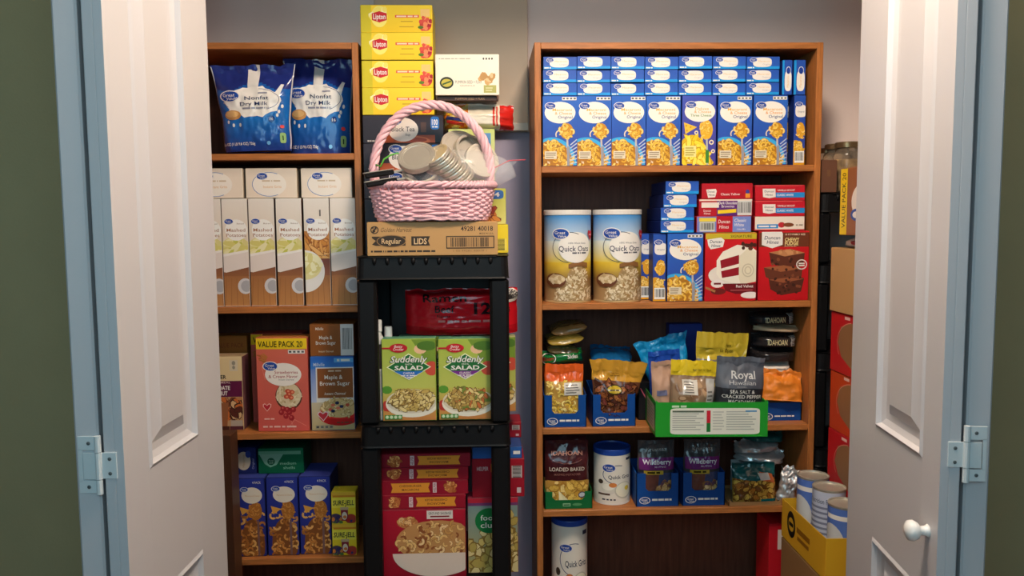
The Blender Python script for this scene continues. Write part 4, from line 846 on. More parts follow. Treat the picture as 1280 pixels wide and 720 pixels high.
carton('pasta_salad_box', 'green pasta salad carton with purple classic triangle in the black unit', 'food box', salad, 547.2, 615.5, 423.5, UZ2+.001, YP-.004, .045, 'green pasta salad cartons', side=C(150, 176, 70), top=C(90, 150, 120), ax=1)
carton('pasta_salad_box', 'pasta salad carton standing behind, right of the black front post', 'food box', salad, 576, 645, 421, UZ2+.001, YP+.075, .045, 'green pasta salad cartons', side=C(170, 160, 110), top=C(170, 176, 120), ax=1)
sx = carton('pasta_salad_box', 'pasta salad carton standing behind the caesar one', 'food box', salad, 497, 566, 421, UZ2+.001, YP+.07, .045, 'green pasta salad cartons', side=C(150, 176, 70), top=C(90, 150, 120), ax=0)
# ramen pack on top of the rear cartons
def ramen(a):
    k = C(40, 16, 22)
    a.part('lettering').T('Ramen', .36, .16, .17, k, w=.38, b=.015); a.T('Beef', .36, .41, .15, k, w=.17, b=.015); a.T('12', .69, .40, .24, k, w=.15, b=.03); a.T('PACKS', .87, .46, .09, k, w=.13); a.T('Flavor', .35, .57, .06, k, w=.12); a.T('~NET WT 36 OZ (2.25 LB) 1.02kg', .6, .68, .05, C(206, 130, 130), w=.6)
    a.part('brand_logo').ell(.93, .16, .09, .14, C(206, 200, 190), 18); a.ell(.93, .14, .07, .10, C(60, 60, 60), 16)
rz_ = topof(sx)+.002; pr0 = P(577, 415, YP+.10)
pouch('ramen_pack', 'red plastic multipack of ramen noodles on the pasta salad cartons', 'noodle pack', ramen, P(648, 390, YP+.1).x-P(507, 390, YP+.1).x, P(577, 362, YP+.08).z-rz_, .13, (pr0.x, YP+.125, rz_), (0, 0, 0), lambda u, v: C(208, 24, 38) if v < .80 else C(180, 18, 32), None, seal=.02, rise=.10, bot=.8, wr=.005, seed=3)
carton('dark_box', 'added dark box standing in for shade at the back of the black unit', 'box', None, 470, 630, 346, UZ2+.001, 2.195, .055, None, side=C(34, 28, 28), w=.27)  # near-black box added to darken the space behind the noodles
# white bottles at the left
for i, (x0, x1, yt, Y) in enumerate(((466.5, 480, 400, YP+.012), (478, 493, 408, YP+.055))):
    rad = (P(x1, 420, Y).x-P(x0, 420, Y).x)/2; h = P(x0, yt, Y).z-UZ2-.001; c = P((x0+x1)/2, 420, Y)
    o = thing('bottle', ('white capped bottle with dark label at the left inside the black unit', 'shorter white bottle behind the caesar salad carton')[i], 'bottle', (c.x, Y, UZ2+.001), g='white bottles in the black unit')
    MB().lathe([(rad*.9, 0), (rad, .004), (rad, h*.78), (rad*.85, h*.83), (rad*.55, h*.86), (rad*.5, h*.90)], 24).build('bottle_body', mat('bottle_plastic', C(206, 202, 196), rough=.3), o, smooth=True)
    MB().lathe([(rad*.62, h*.885), (rad*.66, h*.89), (rad*.66, h*.985), (rad*.6, h)], 24).build('cap', mat('white_cap', C(238, 236, 232), rough=.35), o)
    MB().lathe([(rad*1.01, h*.52), (rad*1.02, h*.525), (rad*1.02, h*.76), (rad*1.01, h*.765)], 24).build('label_band', mat('dark_label', C(60, 50, 46), rough=.4), o)
    MB().lathe([(rad*1.01, h*.10), (rad*1.02, h*.105), (rad*1.02, h*.50), (rad*1.01, h*.505)], 24).build('label_band', mat('grey_label', C(170, 166, 160), rough=.4), o)
# ---- lower shelf: flat dinner cartons
def helper(a, kind=0):
    a.part('background').rect(0, 0, 1, 1, C(150, 20, 42)); o = lambda u: u if not kind else 1-u
    x = sorted((o(.47), o(.87))); a.part('name_banner').poly([(x[0]-.03, .15), (x[1]+.03, .15), (x[1]+.01, .5), (x[1]+.03, .85), (x[0]-.03, .85), (x[0]-.01, .5)], C(226, 148, 50)); a.T('CHEESEBURGER', (x[0]+x[1])/2, .36, .16, C(110, 40, 30), w=.26, rot=0 if kind else 180); a.T('MACARONI', (x[0]+x[1])/2, .64, .16, C(110, 40, 30), w=.2, rot=0 if kind else 180)
    a.part('food_picture').ell(o(.20), .5, .062, .42, C(190, 110, 60), 16); a.fill(lambda u, v: ((u-o(.2))/.06)**2+((v-.5)/.4)**2 < 1, (o(.2)-.07, 0, o(.2)+.07, 1), 12, .006, [C(222, 150, 80), C(170, 90, 40), C(236, 180, 110)], 'c', C(110, 50, 20))
    a.part('badge').rect(o(.385)-.022, .12, o(.385)+.022, .88, C(226, 206, 206)); a.T('HELPER', o(.385), .5, .03, C(150, 20, 42), w=.66, rot=90)
zz = UZ3+.001; hbig = P(527, 637, YP).z-zz
def helpfront(a):
    a.part('background').grad(0, 0, 1, 1, C(176, 24, 48), C(150, 16, 36)); a.part('label_panel').rect(.56, .01, .86, .13, C(226, 214, 206)); a.T('GROUND SAUSAGE', .71, .05, .035, C(40, 30, 30), w=.26); a.rect(.6, .085, .82, .105, C(130, 30, 40))
    a.part('food_picture').ell(.34, .18, .12, .08, C(190, 120, 70), 18); a.fill(lambda u, v: ((u-.34)/.11)**2+((v-.18)/.07)**2 < 1, (.2, .1, .46, .26), 24, .007, [C(222, 160, 90), C(180, 110, 60), C(236, 190, 130)], 'c', C(120, 60, 30))
    a.ell(.68, .45, .48, .30, C(196, 140, 84), 26); a.fill(lambda u, v: ((u-.68)/.46)**2+((v-.45)/.28)**2 < 1, (.2, .15, 1, .74), 80, .009, [C(232, 190, 120), C(206, 150, 84), C(240, 206, 150), C(150, 84, 44)], 'c', C(120, 64, 30)); a.part('bowl').ell(.66, .62, .5, .34, C(226, 206, 190), 26, 0, 180)
bf = carton('dinner_box', 'red dinner carton standing with a big bowl picture in the black unit', 'food box', helpfront, 471, 583, 637, zz, YP-.002, .045, 'red dinner cartons in the black unit', side=C(130, 16, 36), top=C(150, 20, 42))
b3 = carton('dinner_box', 'red dinner carton standing behind the one with the big bowl picture', 'food box', None, 473, 581, 637, zz, YP+.05, .045, 'red dinner cartons in the black unit', side=C(130, 16, 36), h=hbig)
zz = topof(bf)+.0005
for i, (x0, x1, yt, k) in enumerate(((470, 583, 619, 0), (476.5, 586, 601, 1), (468.5, 586.5, 584.5, 0), (468.5, 589, 567.5, 0))):
    q = carton('dinner_box', 'flat red dinner carton with orange name banner, %s layer' % ('lowest', 'second', 'third', 'topmost')[i], 'food box', helper, x0, x1, yt, zz, YP+.002*i, .16, 'flat red dinner cartons in the black unit', side=C(120, 14, 34), top=C(160, 30, 50), front=C(150, 20, 42), ax=k); zz = topof(q)
def club(a):
    a.part('background').grad(0, 0, 1, 1, C(120, 150, 150), C(180, 170, 110)); a.rect(0, 0, 1, .06, C(196, 40, 60)); a.rect(0, .06, 1, .10, C(120, 60, 110)); a.part('pasta_picture').fill(lambda u, v: v > .42 or u > .55, (0, .2, 1, 1), 70, .013, [C(214, 190, 110), C(190, 164, 84), C(230, 210, 150)], 'b', C(140, 110, 50), 1.2); a.part('brand_logo').ell(.42, .3, .28, .17, C(20, 120, 60), 24); a.T('food', .42, .26, .07, WHT, w=.34); a.T('club', .42, .36, .07, WHT, w=.34)
def redside(a): a.part('lettering').T('HELPER', .2, .25, .10, C(220, 190, 190), w=.22); a.part('name_banner').rect(.36, .12, .66, .34, C(226, 148, 50)); a.part('barcode').bars(.76, .18, .96, .5, 12, C(206, 196, 190), C(60, 50, 50), True); a.part('badge').rect(.86, .76, .94, .9, C(206, 190, 190))
YQ = YP+.03
fc = carton('dinner_box', 'pasta dinner carton with a round green badge behind the black post', 'food box', club, 584, 648, 622, UZ3+.001, YQ, .05, None, side=C(150, 30, 50), top=C(190, 60, 80))
zq = topof(fc)
r1 = carton('dinner_box', 'plain red carton with barcode lying behind the right black post', 'food box', redside, 589.5, 656, 573.5, zq, YQ, .13, 'red cartons behind the right black post', side=C(160, 22, 40)); zq = topof(r1)
r2 = carton('dinner_box', 'thin blue and red carton on the plain red barcode carton', 'food box', lambda a: (a.part('background').rect(0, 0, 1, 1, C(40, 90, 160)), a.part('lettering').T('~VALUE', .9, .5, .3, WHT, w=.14)), 590, 653, 559, zq, YQ, .13, None, side=C(34, 70, 130)); zq = topof(r2)
r3 = carton('dinner_box', 'red dinner carton on top of the stack right of the black post', 'food box', redside, 604, 652, 528, zq, YQ+.085, .09, 'red cartons behind the right black post', side=C(150, 20, 36))
# ---------------------------------------------------------------- right bookcase, second shelf
def oats(a):
    a.part('background').grad(0, 0, 1, .30, C(60, 140, 206), C(206, 222, 232), 5, 12); a.grad(0, .30, 1, .55, C(226, 232, 226), C(232, 206, 90), 4, 12); a.grad(0, .55, 1, .75, C(232, 196, 60), C(150, 112, 60), 4, 12); a.grad(0, .75, 1, 1, C(150, 112, 66), C(176, 142, 98), 3, 12)
    a.part('oats_picture').ell(.62, .78, .16, .22, C(176, 136, 84), 20); a.fill(lambda u, v: ((u-.62)/.17)**2+((v-.80)/.2)**2 < 1 or (v > .85 and u > .3), (.2, .6, .85, 1), 300, .0036, [C(226, 206, 168), C(206, 180, 136), C(238, 222, 190), C(176, 146, 100)], 'b', None, 1.5)
    a.poly([(.48, .57), (.62, .53), (.76, .56), (.76, .62), (.62, .585), (.48, .62)], C(140, 96, 56)); a.part('scoop').ell(.30, .76, .15, .085, C(110, 62, 36), 20); a.ell(.32, .745, .12, .055, C(206, 180, 136), 18); a.fill(lambda u, v: ((u-.32)/.11)**2+((v-.745)/.05)**2 < 1, (.2, .68, .44, .8), 24, .005, [C(226, 206, 168), C(196, 166, 120)], 'b')
    a.part('label_oval').ell(.58, .375, .23, .18, C(244, 238, 230), 30); a.ring(.50, .375, .235, .18, .0016, C(30, 40, 70), 95, 300); a.part('heart').poly([(.83, .30), (.77, .22), (.78, .18), (.81, .175), (.83, .195), (.86, .17), (.885, .19), (.88, .24)], C(196, 40, 52)); a.T('Heart', .83, .225, .02, WHT, w=.06)
    gv(a, .38, .215, .105)
    a.part('lettering').T('100% Whole Grain', .60, .325, .02, C(60, 60, 80), w=.24, b=0); a.T('Quick Oats', .565, .39, .062, C(34, 40, 70), w=.42, b=.008); a.T('~Cooks in 1 minute', .63, .44, .018, C(90, 90, 100), w=.2, b=0)
for i, (x0, x1) in enumerate(((679.5, 740), (742.5, 804.5))):
    Y = YS+.072; a_ = P(x0, 320, Y-.03); b_ = P(x1, 320, Y-.03); rad = (b_.x-a_.x)/2*.96
    tub('oats_tub', ('round cardboard tub of quick oats against the left bookcase panel', 'round cardboard tub of quick oats beside the narrow blue cartons')[i], 'food tub', oats, (a_.x+b_.x)/2+.002*(1-i), Y, RZ[1]+.0005, rad, P(712, 262.5, Y-rad).z-RZ[1], 'quick oats tubs', body=C(190, 160, 110), lid=C(226, 220, 212), lidh=.014, base=C(200, 170, 120))
Y2 = YS+.014
for i, (x0, x1) in enumerate(((800, 815), (816.2, 832.5))):
    carton('macaroni_box', ('narrow blue carton side right behind the second oats tub', 'narrow blue carton side left of the single front macaroni carton')[i], 'food box', macside, x0, x1, 292, RZ[1]+.0005, Y2+(.06 if i == 0 else .006), .088, 'sideways macaroni boxes on the second shelf', side=NAVY)
mf = carton('macaroni_box', 'single upright blue macaroni carton beside the red velvet cake mix', 'food box', mac, 833.8, 879.5, 291.5, RZ[1]+.0005, Y2, .036, None, side=NAVY)
m2 = carton('macaroni_box', 'upright blue macaroni carton hidden behind the single front one', 'food box', None, 834, 879, 291.5, RZ[1]+.0005, Y2+.04, .036, None, side=NAVY, h=mf['_h'])
zz = topof(mf)+.0005
for i, (x0, x1, yt) in enumerate(((825, 868, 276), (825, 868.5, 259.5), (828, 872, 243), (830.5, 875, 226.5))):
    q = carton('macaroni_box', 'flat blue macaroni carton over the single front one, %s of four' % ('lowest', 'second', 'third', 'topmost')[i], 'food box', macend, x0, x1, yt, zz, Y2+.004*i, .18, 'flat macaroni boxes on the second shelf', side=NAVY, front=BLU, w=MACW*.98); zz = topof(q)
def velvet(a):
    a.part('background').grad(0, 0, 1, 1, C(206, 26, 34), C(186, 20, 30)); a.rect(0, 0, 1, .085, C(196, 176, 44)); a.T('SIGNATURE', .70, .045, .038, C(60, 56, 20), w=.42)
    a.part('cake_picture').ell(.42, .62, .36, .15, C(236, 226, 214), 24)
    a.poly([(.22, .40), (.34, .27), (.62, .17), (.9, .2), (1, .26), (1, .72), (.7, .76), (.30, .68), (.22, .6)], C(244, 236, 220)); a.poly([(.29, .40), (.66, .32), (.66, .45), (.31, .52)], C(150, 26, 40)); a.poly([(.31, .56), (.66, .50), (.66, .62), (.33, .66)], C(150, 26, 40)); a.poly([(.66, .34), (.84, .22), (1, .28), (1, .72), (.7, .76), (.66, .66)], C(232, 222, 196)); a.ring(.84, .55, .12, .10, .003, C(206, 194, 166)); a.ring(.84, .55, .07, .06, .003, C(206, 194, 166))
    a.fill(lambda u, v: True, (.72, .15, .98, .22), 10, .006, [C(70, 36, 26), C(100, 56, 40), C(176, 40, 50)], 'b')
    a.part('label_oval').ell(.24, .745, .13, .06, C(240, 232, 226), 18); a.T('~REAL', .24, .745, .028, C(120, 40, 40), w=.14); a.part('banner').poly([(.34, .745), (1, .745), (1, .9), (.6, .9), (.4, .85)], C(110, 16, 26)); a.T('Red Velvet', .78, .785, .04, WHT, w=.34, b=.015); bag_lines(a, .5, .83, .96, .86, 1, C(176, 90, 90))
    a.part('spoon').ell(.26, .86, .15, .05, C(110, 30, 26), 16); a.line(0, .80, .2, .86, .006, C(170, 120, 70)); a.part('plate').ell(.9, .92, .2, .05, C(240, 232, 226), 16)
    a.part('brand_logo').poly([(.03, .09), (.30, .06), (.37, .1), (.34, .2), (.1, .235), (.05, .18)], C(240, 234, 228)); a.T('Duncan', .20, .12, .045, C(60, 70, 90), w=.24, sh=.2); a.T('Hines', .20, .18, .045, C(60, 70, 90), w=.18, sh=.2)
def fudge(a):
    a.part('background').grad(0, 0, 1, 1, C(206, 24, 34), C(190, 20, 30)); a.rect(0, 0, 1, .22, C(110, 56, 34)); a.rect(0, 0, 1, .012, C(206, 24, 34)); a.poly([(.05, .0), (.45, .0), (.47, .03), (.47, .19), (.26, .24), (.05, .19)], C(240, 234, 228)); a.part('brand_logo').T('Duncan', .26, .085, .05, C(60, 70, 90), w=.32, sh=.2); a.T('Hines', .27, .15, .05, C(60, 70, 90), w=.24, sh=.2)
    a.part('lettering').T('13 X 9 FAMILY SIZE', .72, .04, .024, C(250, 226, 200), w=.4, b=.012); a.T('CHEWY', .66, .115, .05, C(240, 220, 150), w=.29, b=.025); a.T('FUDGE', .65, .17, .05, C(240, 220, 150), w=.27, b=.025); a.T('BROWNIE MIX', .63, .21, .018, C(226, 200, 160), w=.24)
    a.part('brownie_picture')
    for (p, c) in (([(.2, .68), (.7, .64), (.92, .68), (.86, .88), (.46, .93), (.24, .84)], C(84, 42, 30)), ([(.1, .52), (.6, .48), (.88, .54), (.86, .70), (.44, .76), (.14, .66)], C(104, 54, 36)), ([(.2, .30), (.62, .25), (.92, .31), (.90, .48), (.52, .52), (.24, .46)], C(96, 48, 34))): a.poly(p, c)
    a.poly([(.2, .30), (.62, .25), (.92, .31), (.52, .36)], C(190, 130, 84)); a.poly([(.1, .52), (.5, .49), (.88, .54), (.44, .585)], C(160, 96, 60)); a.poly([(.2, .70), (.6, .67), (.92, .69), (.5, .745)], C(150, 88, 56))
    a.fill(lambda u, v: .25 < u < .85, (.25, .38, .85, .9), 40, .004, [C(70, 34, 26), C(130, 74, 50), C(60, 30, 24)], 'b'); a.fill(lambda u, v: True, (.3, .27, .8, .33), 16, .005, [C(206, 150, 100), C(176, 114, 70)], 'b'); a.part('badge').ring(.86, .48, .11, .075, .003, C(230, 220, 214)); a.T('~USDA', .86, .465, .02, WHT, w=.12); a.T('~Fudgy', .86, .495, .02, WHT, w=.12)
v1 = carton('cake_mix_box', 'red velvet cake mix carton with a yellow signature band', 'food box', velvet, 881, 946.5, 291, RZ[1]+.0005, Y2-.002, .045, None, side=C(150, 16, 26), top=C(200, 180, 60), front=RED)
v2 = carton('brownie_mix_box', 'red chewy fudge brownie mix carton with stacked brownies pictured', 'food box', fudge, 948, 1012, 289, RZ[1]+.0005, Y2-.001, .045, None, side=C(150, 16, 26), top=C(200, 30, 40), front=RED)
def bcake(a): a.part('background').rect(0, 0, .36, 1, C(120, 130, 200)); a.rect(.36, 0, .66, 1, C(186, 24, 40)); a.rect(.66, 0, 1, 1, C(120, 140, 206)); a.part('barcode').bars(.05, .35, .33, .95, 12, C(206, 206, 196), C(80, 80, 84)); a.rect(.04, .08, .35, .32, C(236, 210, 70)); a.part('lettering').T('Duncan', .50, .32, .22, WHT, w=.22, sh=.2); a.T('Hines', .5, .66, .22, WHT, w=.18, sh=.2); a.T('Classic', .8, .25, .2, WHT, w=.22, sh=.15); a.T('White', .78, .54, .2, WHT, w=.18, sh=.15); a.T('Cake Mix', .82, .82, .1, WHT, w=.16)
def bdark(a): a.part('background').rect(0, 0, 1, 1, C(180, 24, 40)); a.rect(.33, .1, .72, 1, C(96, 40, 120)); a.rect(.04, .18, .37, .5, C(240, 226, 214)); a.rect(0, 0, 1, .09, C(240, 220, 200)); a.part('lettering').T('Dark Chocolate', .54, .22, .16, WHT, w=.34, b=.015); a.T('Brownies', .54, .42, .15, WHT, w=.24); a.part('banner').poly([(.35, .66), (.7, .58), (.7, .80), (.35, .88)], C(240, 206, 40)); a.part('brand_logo').T('Duncan', .15, .68, .13, WHT, w=.14); a.T('Hines', .15, .85, .13, WHT, w=.12); a.part('barcode').bars(.72, .09, .99, .98, 11, C(214, 212, 208), C(110, 110, 110))
def bred(a): a.part('brand_logo').poly([(.08, .38), (.27, .34), (.29, .5), (.26, .9), (.12, .94)], C(236, 228, 220)); a.T('Duncan', .18, .52, .13, C(80, 80, 90), w=.14); a.T('Hines', .19, .74, .13, C(80, 80, 90), w=.12); a.part('lettering').T('Classic Yellow', .56, .70, .15, WHT, w=.38, b=.012); a.part('ribbon').ell(.90, .55, .04, .16, C(60, 60, 140), 10); a.rect(.86, .66, .95, .95, C(230, 150, 50))
def bvan(a): a.part('background').rect(0, 0, 1, 1, C(196, 28, 44)); a.rect(0, .0, .95, .05, C(220, 90, 90)); a.part('brand_logo').poly([(.14, .22), (.40, .22), (.41, .78), (.28, .86), (.15, .78)], C(238, 230, 222)); a.T('Duncan', .275, .4, .13, C(80, 80, 90), w=.19); a.T('Hines', .275, .62, .13, C(80, 80, 90), w=.14); a.part('banner').rect(.41, .48, 1, .82, C(40, 140, 210)); a.T('CLASSIC WHITE', .6, .65, .14, WHT, w=.34, b=.015); a.part('lettering').T('VANILLA BOOST', .62, .33, .12, WHT, w=.36, b=.012)
def bwhite(a): a.part('background').rect(0, 0, 1, 1, C(240, 226, 210)); a.rect(0, .92, 1, 1, C(190, 30, 40)); a.part('banner').rect(.04, .55, .47, .85, C(40, 140, 210)); a.T('~PERFECTLY MOIST', .25, .7, .12, WHT, w=.36); a.part('cake_picture').ell(.54, .6, .07, .2, C(190, 40, 50), 14); a.ell(.68, .6, .11, .15, C(130, 70, 40), 16); a.part('lettering').T('~12 cups', .9, .62, .1, C(160, 140, 120), w=.14)
z1 = topof(v1)+.0005; z2 = topof(v2)+.0005
for i, (x0, x1, yt, f, lb) in enumerate(((870, 939.5, 270.5, bcake, 'cake mix carton with barcode and classic white panel lying on the red velvet carton'), (873, 941, 249, bdark, 'dark chocolate brownie carton with purple panel lying in the red stack'), (876.5, 941.5, 229.5, bred, 'plain red classic yellow cake mix carton on top of the stack over red velvet'))):
    q = carton('cake_mix_box', lb, 'food box', f, x0, x1, yt, z1, Y2+.004+.004*i, .16, 'cake mix cartons lying over the red velvet carton', side=C(150, 18, 30), front=C(186, 26, 40), top=C(190, 40, 50)); z1 = topof(q)
for i, (x0, x1, yt, f, lb) in enumerate(((942.5, 1006, 270.5, bwhite, 'cream cake mix carton lying directly on the fudge brownie carton'), (943.5, 1006.5, 251, bvan, 'red cake mix carton with blue band, lower of two alike'), (943.5, 1006.5, 231.5, bvan, 'red cake mix carton with blue band, upper of two alike'))):
    q = carton('cake_mix_box', lb, 'food box', f, x0, x1, yt, z2, Y2+.004+.003*i, .16, 'cake mix cartons lying over the brownie carton', side=C(150, 18, 30), front=C(196, 28, 44), top=C(210, 60, 60)); z2 = topof(q)
# ---------------------------------------------------------------- third shelf: display trays and pouches
def traylogo(a): gvw(a); a.part('lettering').T('~Limited Reserve Trail Mix', .60, .80, .06, WHT, w=.46)
def gvw(a): a.part('brand_logo'); rv = .125*a.w/a.h*.68; a.ell(.20, .82, .13, rv, WHT, 22); a.ell(.20, .82, .112, rv*.84, C(20, 70, 140), 22); a.T('Great', .19, .82-rv*.2, rv*.5, WHT, w=.15, b=.02); a.T('Value', .215, .82+rv*.36, rv*.45, WHT, w=.12, b=.02)
Y3 = YS+.012; DB = C(16, 72, 146)
def zpx(y, Y, x=850): return P(x, y, Y).z
displaytray('display_tray', 'blue cut-out display tray at the far left of the third shelf', 'display tray', traylogo, 679.5, 733.5, RZ[2]+.0005, Y3, .13, zpx(492, Y3)-RZ[2], .10, 'blue display trays', DB, (.19, .81, .42))
displaytray('display_tray', 'blue cut-out display tray holding the gold topped trail mix', 'display tray', traylogo, 740, 795, RZ[2]+.0005, Y3, .13, zpx(492, Y3)-RZ[2], .10, 'blue display trays', DB, (.19, .81, .42))
def fruit(a):
    a.part('fruit_picture').rect(.03, .28, .97, .98, C(196, 150, 70)); a.fill(lambda u, v: v > .3, (.04, .3, .96, .98), 90, .0085, [C(244, 216, 110), C(232, 190, 70), C(250, 230, 150), C(214, 160, 60)], 'c', C(150, 100, 40)); a.part('label_panel').rect(.48, .30, .95, .50, C(224, 218, 208)); bag_lines(a, .52, .32, .92, .48, 4, GRY)
    a.part('banner').rect(.03, .86, .97, 1, C(226, 110, 40)); a.T('~9-27', .35, .84, .06, WHT, b=.02)
def frc(u, v): return C(226, 96, 36) if v < .28 else C(206, 160, 80)
tx = (P(679.5, 500, Y3).x+P(733.5, 500, Y3).x)/2; tx2 = (P(740, 500, Y3).x+P(795, 500, Y3).x)/2
pouch('dried_fruit_pouch', 'orange topped pouch of yellow dried fruit in the left display tray', 'food pouch', fruit, .102, zpx(455, Y3)-RZ[2]-.003, .030, (tx, Y3+.022, RZ[2]+.003), (rd(-2), 0, 0), frc, 'fruit pouches', seal=.16, seed=21, rise=.25)
for i in range(2): pouch('dried_fruit_pouch', 'orange topped pouch behind the front one in the left display tray, row %s' % ('two', 'three')[i], 'food pouch', None, .100, .150, .028, (tx, Y3+.058+.034*i, RZ[2]+.003), (rd(-1), 0, 0), frc, 'fruit pouches', seal=.12, seed=31+i, nu=14, nv=16)
# flat pouches on top
lay = [((680, 735), 461, C(20, 110, 50), C(30, 130, 60), 'green noodle side dish pouch lying over the orange topped pouches'), ((688, 726), 447, C(70, 60, 34), C(150, 126, 66), 'olive pouch end in the pile over the left tray'), ((683, 733), 437, C(150, 124, 50), C(222, 190, 70), 'yellow pouch end in the middle of the pile over the left tray'), ((688, 737), 423, C(134, 100, 58), C(196, 156, 90), 'tan pouch end on top of the pile over the left tray')]
def sides(a): a.part('lettering').T('Sides', .74, .55, .3, WHT, w=.26, b=.02); a.part('brand_logo').ell(.16, .55, .17, .42, WHT, 20); a.ell(.16, .55, .15, .36, C(20, 110, 50), 20); a.T('Knorr', .16, .55, .28, C(200, 30, 40), w=.26, b=.02)
zc = RZ[2]+.157
pouch('noodle_pouch', lay[0][4], 'food pouch', sides, .112, .036, .09, (tx-.001, Y3+.065, zc), (rd(-8), rd(-6), 0), C(18, 104, 48), 'pouches piled over the left tray', seal=.02, rise=.4, bot=.3, wr=.003, seed=41, nu=20, nv=10); zc += .031
for i in (1, 2, 3):
    (x0, x1), y, cf, cc, lb = lay[i]; w = .098 if i > 1 else .085
    pouch('noodle_pouch', lb, 'food pouch', None, w, .15, .026, (tx+(-.006, .002, .012)[i-1]+.004, Y3+.030+.006*i, zc+.014), (rd(-90), rd((3, -6, -9)[i-1]), 0), cf, 'pouches piled over the left tray', seal=.04, bot=.9, wr=.004, seed=50+i, nu=20, nv=20); zc += .027
def trail(a):
    a.part('nut_picture').fill(lambda u, v: v > .34, (.06, .36, .94, .98), 80, .008, [C(110, 58, 34), C(150, 86, 46), C(80, 40, 26), C(176, 110, 60), C(120, 60, 50)], 'b', C(60, 30, 20), 1.4); a.part('label_badge').ell(.44, .45, .17, .075, C(60, 50, 30), 20); a.ell(.44, .45, .15, .06, C(206, 176, 50), 20); a.rect(.30, .445, .58, .468, C(206, 200, 180)); a.T('~TRAIL MIX', .44, .456, .018, C(60, 40, 20), w=.2); a.part('lettering').T('Tear Here', .44, .20, .022, C(70, 50, 14), w=.16); a.T('to open', .45, .24, .022, C(70, 50, 14), w=.18)
    a.T('Hazelnuts', .5, .86, .05, C(70, 34, 26), w=.5, sh=.3)
def trc(u, v): return C(206, 150, 50) if v < .32 else C(110, 66, 44)
pouch('trail_mix_pouch', 'gold topped trail mix pouch leaning out of the second display tray', 'food pouch', trail, .112, zpx(453, Y3)-RZ[2]-.003, .040, (tx2, Y3+.026, RZ[2]+.003), (rd(3), rd(5), rd(2)), trc, None, seal=.22, flare=.42, rise=.3, wr=.005, seed=61)
for i, (dz, cf, lb, y_) in enumerate(((.118, C(120, 80, 50), 'brown nut pouch lying behind the gold topped trail mix', .05), (.148, C(24, 96, 150), 'teal blue pouch on top of the brown nut pouch', .07))):
    pouch('nut_pouch', lb, 'food pouch', (lambda a: a.part('nut_picture').fill(lambda u, v: True, (.05, .2, .95, .95), 50, .009, [C(150, 100, 60), C(110, 64, 40), C(176, 130, 80)], 'b', C(70, 40, 24), 1.4)) if i == 0 else None, .115, .13, .035, (tx2+.002, Y3+.034+.02*i, RZ[2]+dz), (rd(-72), rd(4), rd(-6)), cf, None, seal=.06, bot=.8, wr=.006, seed=70+i, nu=24, nv=20)
carton('snack_box', 'black carton with a pink edge leaning between tray and green box', 'food box', lambda a: a.part('edge_line').line(.1, .15, .9, .8, .003, C(206, 90, 110)), 798, 820, 478, RZ[2]+.0005, Y3+.06, .10, None, side=C(28, 24, 28))
# green tray that sticks out of the shelf
YG = 1.972
gh = P(890, 503, YG).z-RZ[2]
def gtray(a):
    a.part('background').rect(0, 0, 1, 1, C(34, 150, 44)); a.part('label_panel').ell(.53, .55, .40, .38, C(226, 226, 212), 32, p=14); a.rect(.455, .24, .49, .66, C(196, 30, 50)); a.rect(.455, .60, .49, .86, C(30, 120, 50))
    bag_lines(a, .15, .24, .44, .82, 9, C(170, 172, 162)); bag_lines(a, .51, .24, .62, .82, 7, C(190, 192, 182)); bag_lines(a, .63, .24, .90, .82, 8, C(176, 180, 170)); a.rect(.15, .24, .43, .29, C(90, 100, 84)); a.rect(.80, .24, .90, .28, C(60, 140, 190)); a.part('lettering').T('~MIXED NUTS', .21, .12, .06, C(206, 226, 196), w=.13)
gtr = displaytray('display_tray', 'bright green open carton sticking out over the third shelf edge', 'display tray', gtray, 822, 962.5, RZ[2]+.0005, YG, .22, gh, gh, None, C(34, 150, 44), (.004, .996, .97), rz=rd(-3))
sl = Art(.2, gh); sl.part('side_label').rect(.35, .14, .92, .9, C(190, 186, 160)); bag_lines(sl, .4, .2, .88, .85, 7, C(140, 140, 120))
place(sl.meshes(lambda u, v, o: (-gtr['_w']/2-o, .11-u*.22, (1-v)*gh), PRINT), gtr)
ZG = RZ[2]+.0035; YI = YG+.02
def yelp(a): a.part('window').rect(.04, .22, .97, 1, C(150, 122, 96)); a.fill(lambda u, v: v > .25, (.1, .26, .9, .98), 60, .008, [C(166, 130, 96), C(130, 96, 70), C(184, 150, 116)], 'b', None, 1.3); a.part('label_panel').rect(.24, .27, .58, .47, C(216, 208, 196)); bag_lines(a, .28, .29, .54, .45, 5, C(110, 104, 98)); a.rect(.78, .25, .98, .98, C(190, 186, 180)); bag_lines(a, .8, .4, .96, .95, 10, C(120, 116, 110)); a.part('lettering').T('Tear Here to Open', .68, .13, .03, C(80, 66, 10), w=.4, sh=.2)
c_ = P(866, 480, YI); pouch('nut_pouch', 'yellow topped nut pouch standing in the green carton', 'food pouch', yelp, .113, P(866, 454, YI).z-ZG, .045, (c_.x, YI+.028, ZG), (0, rd(3), rd(2)), lambda u, v: C(226, 196, 40) if v < .22 else C(140, 112, 90), None, seal=.2, rise=.3, flare=.06, wr=.004, seed=81)
def royal(a): a.part('band').grad(.02, .415, .98, 1, C(36, 36, 42), C(52, 54, 60)); a.part('lettering').T('Royal', .54, .235, .10, C(206, 206, 204), w=.50, b=.012); a.T('Hawaiian', .52, .335, .055, C(190, 190, 190), w=.54, b=0); a.T('ORCHARDS', .5, .39, .016, C(160, 160, 160), w=.2, b=0); a.T('SEA SALT &', .52, .455, .045, C(230, 226, 218), w=.52, b=.008); a.T('CRACKED PEPPER', .52, .52, .045, C(230, 226, 218), w=.84, b=.008); a.T('MACADAMIAS', .52, .585, .04, C(206, 202, 196), w=.58, b=.008)
